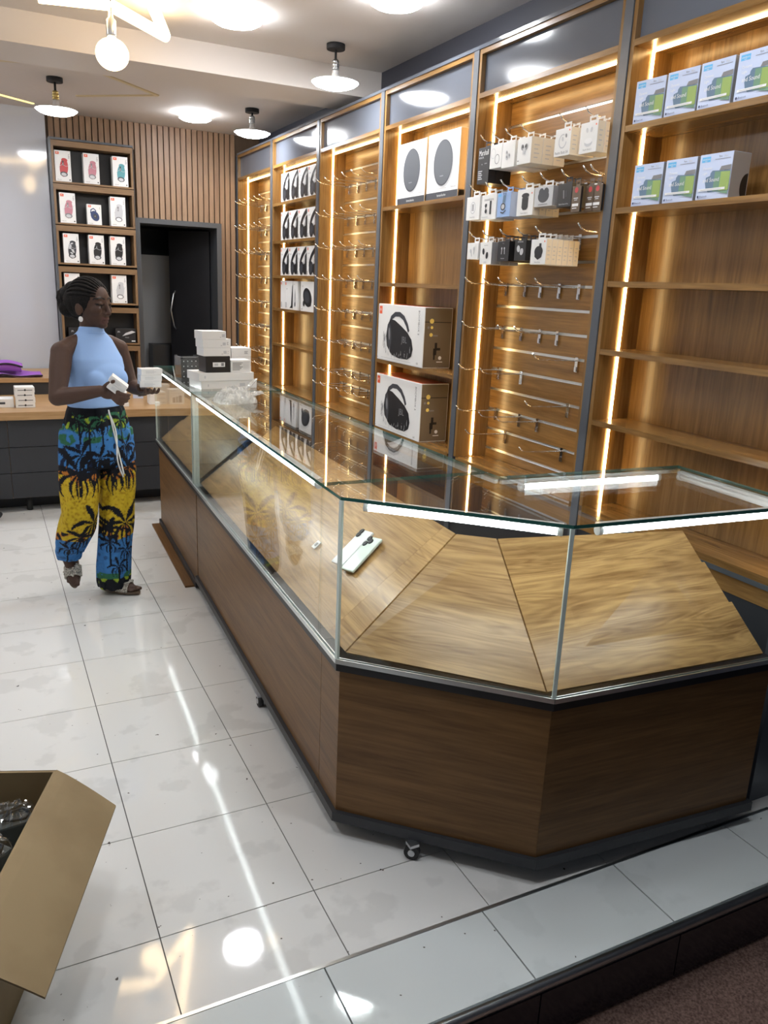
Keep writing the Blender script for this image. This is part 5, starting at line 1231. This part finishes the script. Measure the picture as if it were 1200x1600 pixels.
palms = [(-0.095, 0.735, .085, 9), (-0.015, 0.72, .075, 9), (0.125, 0.765, .06, 9), (0.06, 0.70, .06, 8), (-0.12, 0.655, .13, 10), (0.125, 0.660, .12, 10), (0.045, 0.640, .10, 9), (-0.03, 0.665, .08, 9), (-0.055, 0.405, .11, 9), (0.10, 0.385, .12, 9), (0.02, 0.36, .07, 8), (-0.12, 0.33, .08, 9), (0.055, 0.165, .055, 9), (0.10, 0.24, .05, 8), (-0.165, 0.27, .05, 8), (-0.10, 0.90, .06, 8), (0.0, 0.90, .07, 8), (0.10, 0.89, .06, 8), (0.02, 0.285, .05, 8), (-0.06, 0.86, .05, 8)]
def palm_mask(u, z):
    for (cu, cz, R_, nf) in palms:
        du, dz = u-cu, z-cz
        if abs(du) < 0.004 and -0.11 < dz < 0: return True
        r = math.hypot(du, dz)
        if r > R_ or r < 1e-6: continue
        th = math.atan2(dz+0.9*r*r/R_, du)
        if th < -2.4 or (th > -0.75 and th < -0.4): pass
        x_ = (th/(2*math.pi)*nf+cu*37) % 1.0
        wdt = 0.34*(1-(r/R_)**1.6)+0.05
        wdt *= 0.75+0.5*abs(math.sin(r*420))
        if abs(x_-0.5) < wdt*0.75: return True
    return False
BK, BL, YE, OR, GR, YG, NV = (0.008, 0.009, 0.014), (0.045, 0.175, 0.43), (0.52, 0.37, 0.022), (0.42, 0.15, 0.025), (0.03, 0.13, 0.07), (0.28, 0.38, 0.03), (0.012, 0.02, 0.05)
def print_(co):
    u, z = co.x+0.25*co.y, co.z
    n1 = NZ.noise(Vector((u*9, co.y*9, z*9))); n2 = NZ.noise(Vector((u*34, co.y*34, z*34+5))); n3 = NZ.noise(Vector((u*90, co.y*90, z*90)))
    zz = z+0.030*n1
    if zz > 0.935: c = BK
    elif zz > 0.86: c = YG if n2 > 0.18 else (GR if n1 > 0.0 else BK)
    elif zz > 0.80: c = GR if n2 > 0.08 else BL
    elif zz > 0.675: c = BL if n2 > -0.32 else NV
    elif zz > 0.630: c = OR if n2 > 0.05 else BK
    elif zz > 0.365: c = YE if n3 > -0.25 else (0.40, 0.25, 0.015)
    elif zz > 0.315: c = YE if n2 > 0.1 else (OR if n2 > -0.1 else BK)
    elif zz > 0.135: c = BL if n2 > -0.25 else (0.03, 0.10, 0.24)
    elif zz > 0.095: c = GR if n2 > -0.1 else BL
    else: c = BK if n2 < 0.28 else YG
    if z > 0.60 and zz < 0.66 and n2 > 0.22: c = OR
    if palm_mask(u, z+0.006*n2): c = BK
    k = 1+0.18*n3
    return (c[0]*k, c[1]*k, c[2]*k)
vcol('palm print', 0.8, 0.2)
paint(trm, print_, 'palm print'); trousers = child('trousers', trm, person)
for p_ in trm.polygons: p_.use_smooth = True
bvh = BVHTree.FromPolygons([v.co.copy() for v in trm.vertices], [list(p_.vertices) for p_ in trm.polygons])
def front(u, z, off=0.004):
    h_ = bvh.ray_cast(V3(u, -1, z), V3(0, 1, 0))[0]
    return h_+V3(0, -off, 0) if h_ else V3(u, -0.13, z)
q = MB()
for d_ in (0, 0.012): q.tube([front(0.064+0.056*(i/12)**1.0+d_*math.sin(i*0.5), 0.945-0.315*i/12-d_) for i in range(13)], 0.0042, 6)
q.build('drawstring', 'card white', trousers, local=True)

# hair: cap, plaits and bun
hair = MB(); HC = CH-Fh*0.015+Z_*0.015
hair.ell(HC, Fh*0.0935, Lh*0.0810, Z_*0.0945, 36, 24)
hair.ell(HC-Fh*0.045-Z_*0.012, Fh*0.075, Lh*0.074, Z_*0.075, 30, 20)
for (f, l, z, r) in ((-0.105, 0.0, 0.020, 0.056), (-0.115, 0.012, -0.016, 0.050), (-0.105, -0.020, -0.026, 0.046), (-0.090, 0.0, 0.048, 0.044), (-0.128, -0.010, 0.008, 0.040), (-0.075, 0.0, -0.045, 0.036)): hair.ball(hp_(f, l, z), r, 0, 18, 12)
for k in range(-6, 7):
    al = k*0.22; pts_ = []
    for i in range(15):
        th = math.radians(34+9.2*i); d_ = Fh*math.cos(th)+(Z_*math.cos(al)+Lh*math.sin(al))*math.sin(th)
        w_ = 0.0065*math.sin(i*2.1)*0.25
        pts_.append(HC+Fh*(d_.dot(Fh)*0.0935)+Lh*(d_.dot(Lh)*0.0805+w_)+Z_*(d_.z*0.0955))
    hair.tube(pts_, [0.0045]+[0.0068]*13+[0.0055], 8)
for k in range(9):
    a_ = k*0.7; c_ = hp_(-0.118, 0.0, 0.002)
    hair.tube([c_+Lh*(0.052*math.cos(a_+t*0.5))+Z_*(0.054*math.sin(a_+t*0.5))-Fh*(0.012*math.sin(t*0.8)+0.006*(k % 3)) for t in range(7)], 0.0085, 8)
noisy('hair', (0.010, 0.008, 0.008), (0.003, 0.0028, 0.0028), 120, 0.7, bump=0.5, spec=0.2)
hair.build('hair', 'hair', person, local=True)
q = MB(); q.ell(hp_(0.008, -0.0835, -0.072), Fh*0.0125, Lh*0.004, Z_*0.0125, 18, 8); q.build('earring', 'print white', person, local=True)
q = MB(); q.ell(hp_(0.008, 0.0835, -0.072), Fh*0.0125, Lh*0.004, Z_*0.0125, 18, 8); q.build('earring', 'print white', person, local=True)
# sandals
def sandal(ankle, d, w, up):
    q = MB(); k = len(q.v); base = ankle-up*0.073; out = []
    for i in range(28):
        t = 2*math.pi*i/28; x_ = math.cos(t); y_ = math.sin(t); out.append(base+d*(0.038+0.100*x_)+w*(0.036*y_*(1.0 if x_ > -0.2 else 0.82)))
    v = out+[p_+up*0.012 for p_ in out]; n_ = 28
    q.add(v, [tuple(range(n_))[::-1], tuple(range(n_, 2*n_))]+[(i, (i+1) % n_, n_+(i+1) % n_, n_+i) for i in range(n_)])
    so = q.build('sandal', 'card brown', person, local=True)
    q = MB()
    for j in range(7):
        x_ = 0.030+0.0085*j; q.tube([base+d*x_+w*(0.038*math.cos(a_))+up*(0.012+0.045*math.sin(a_)) for a_ in [math.pi*i/12 for i in range(13)]], 0.0065, 6)
    for (dx, dw) in ((0.055, 0.0), (0.074, 0.012), (0.066, -0.014)):
        c_ = base+d*dx+w*dw+up*0.058
        for p_ in range(7):
            a_ = 2*math.pi*p_/7; e_ = d*math.cos(a_)+w*math.sin(a_); q.ell(c_+e_*0.013-up*0.002, e_*0.011, e_.cross(up)*0.008, up*0.005, 10, 6)
        q.ball(c_+up*0.002, 0.006, 0, 8, 6)
    q.build('strap', 'leather', so, local=True)
sandal(AL+Z_*0.006, DLf, WLf, Z_); sandal(AR, DRf, WRf, UpR)

# boxes in the hands
RP = Matrix.Rotation(PR, 3, 'Z')
def held(lb, c, ex, ey, ez, hx, hy, hz, group):
    Rm = RP @ Matrix((ex, ey, ez)).transposed(); loc = V3(PX, PY, 0)+RP @ (c-ez*hz-ey*0)
    p = Print()
    for k in range(3): p.rect(-hx*0.6, hz*(0.6+0.35*k), hx*(0.2+0.2*(k % 2)), hz*(0.72+0.35*k), 'print silver')
    t = carton('product_box', lb, group, hx*2, hz*2, hy*2, 'card white', p, bevel=0.001)
    t.location = V3(PX, PY, 0)+RP @ (c-ez*hz-ey*hy); t.rotation_euler = Rm.to_euler()
Yb = V3(0.10, 0.98, 0.08).normalized(); Xb = (BD-Yb*BD.dot(Yb)).normalized(); Zb = Xb.cross(Yb)
held('small white box held against the palm, lower of two', BC-Zb*0.0145, Xb, Yb, Zb, 0.041, 0.030, 0.0140, 'white boxes held in the hands')
held('small white box held against the palm, upper of two', BC+Zb*0.0145-Xb*0.012, Xb, Yb, Zb, 0.041, 0.030, 0.0140, 'white boxes held in the hands')
for k, lb in enumerate(('lowest of three white boxes balanced on the other hand', 'middle of three white boxes balanced on the other hand', 'top of three white boxes balanced on the other hand')):
    a_ = 0.12+0.05*k; held(lb, V3(0.253+0.002*k, -0.078, 1.052+0.014+0.0285*k), V3(math.cos(a_), math.sin(a_), 0), V3(-math.sin(a_), math.cos(a_), 0), Z_, 0.049, 0.034, 0.0140, 'white boxes held in the hands')
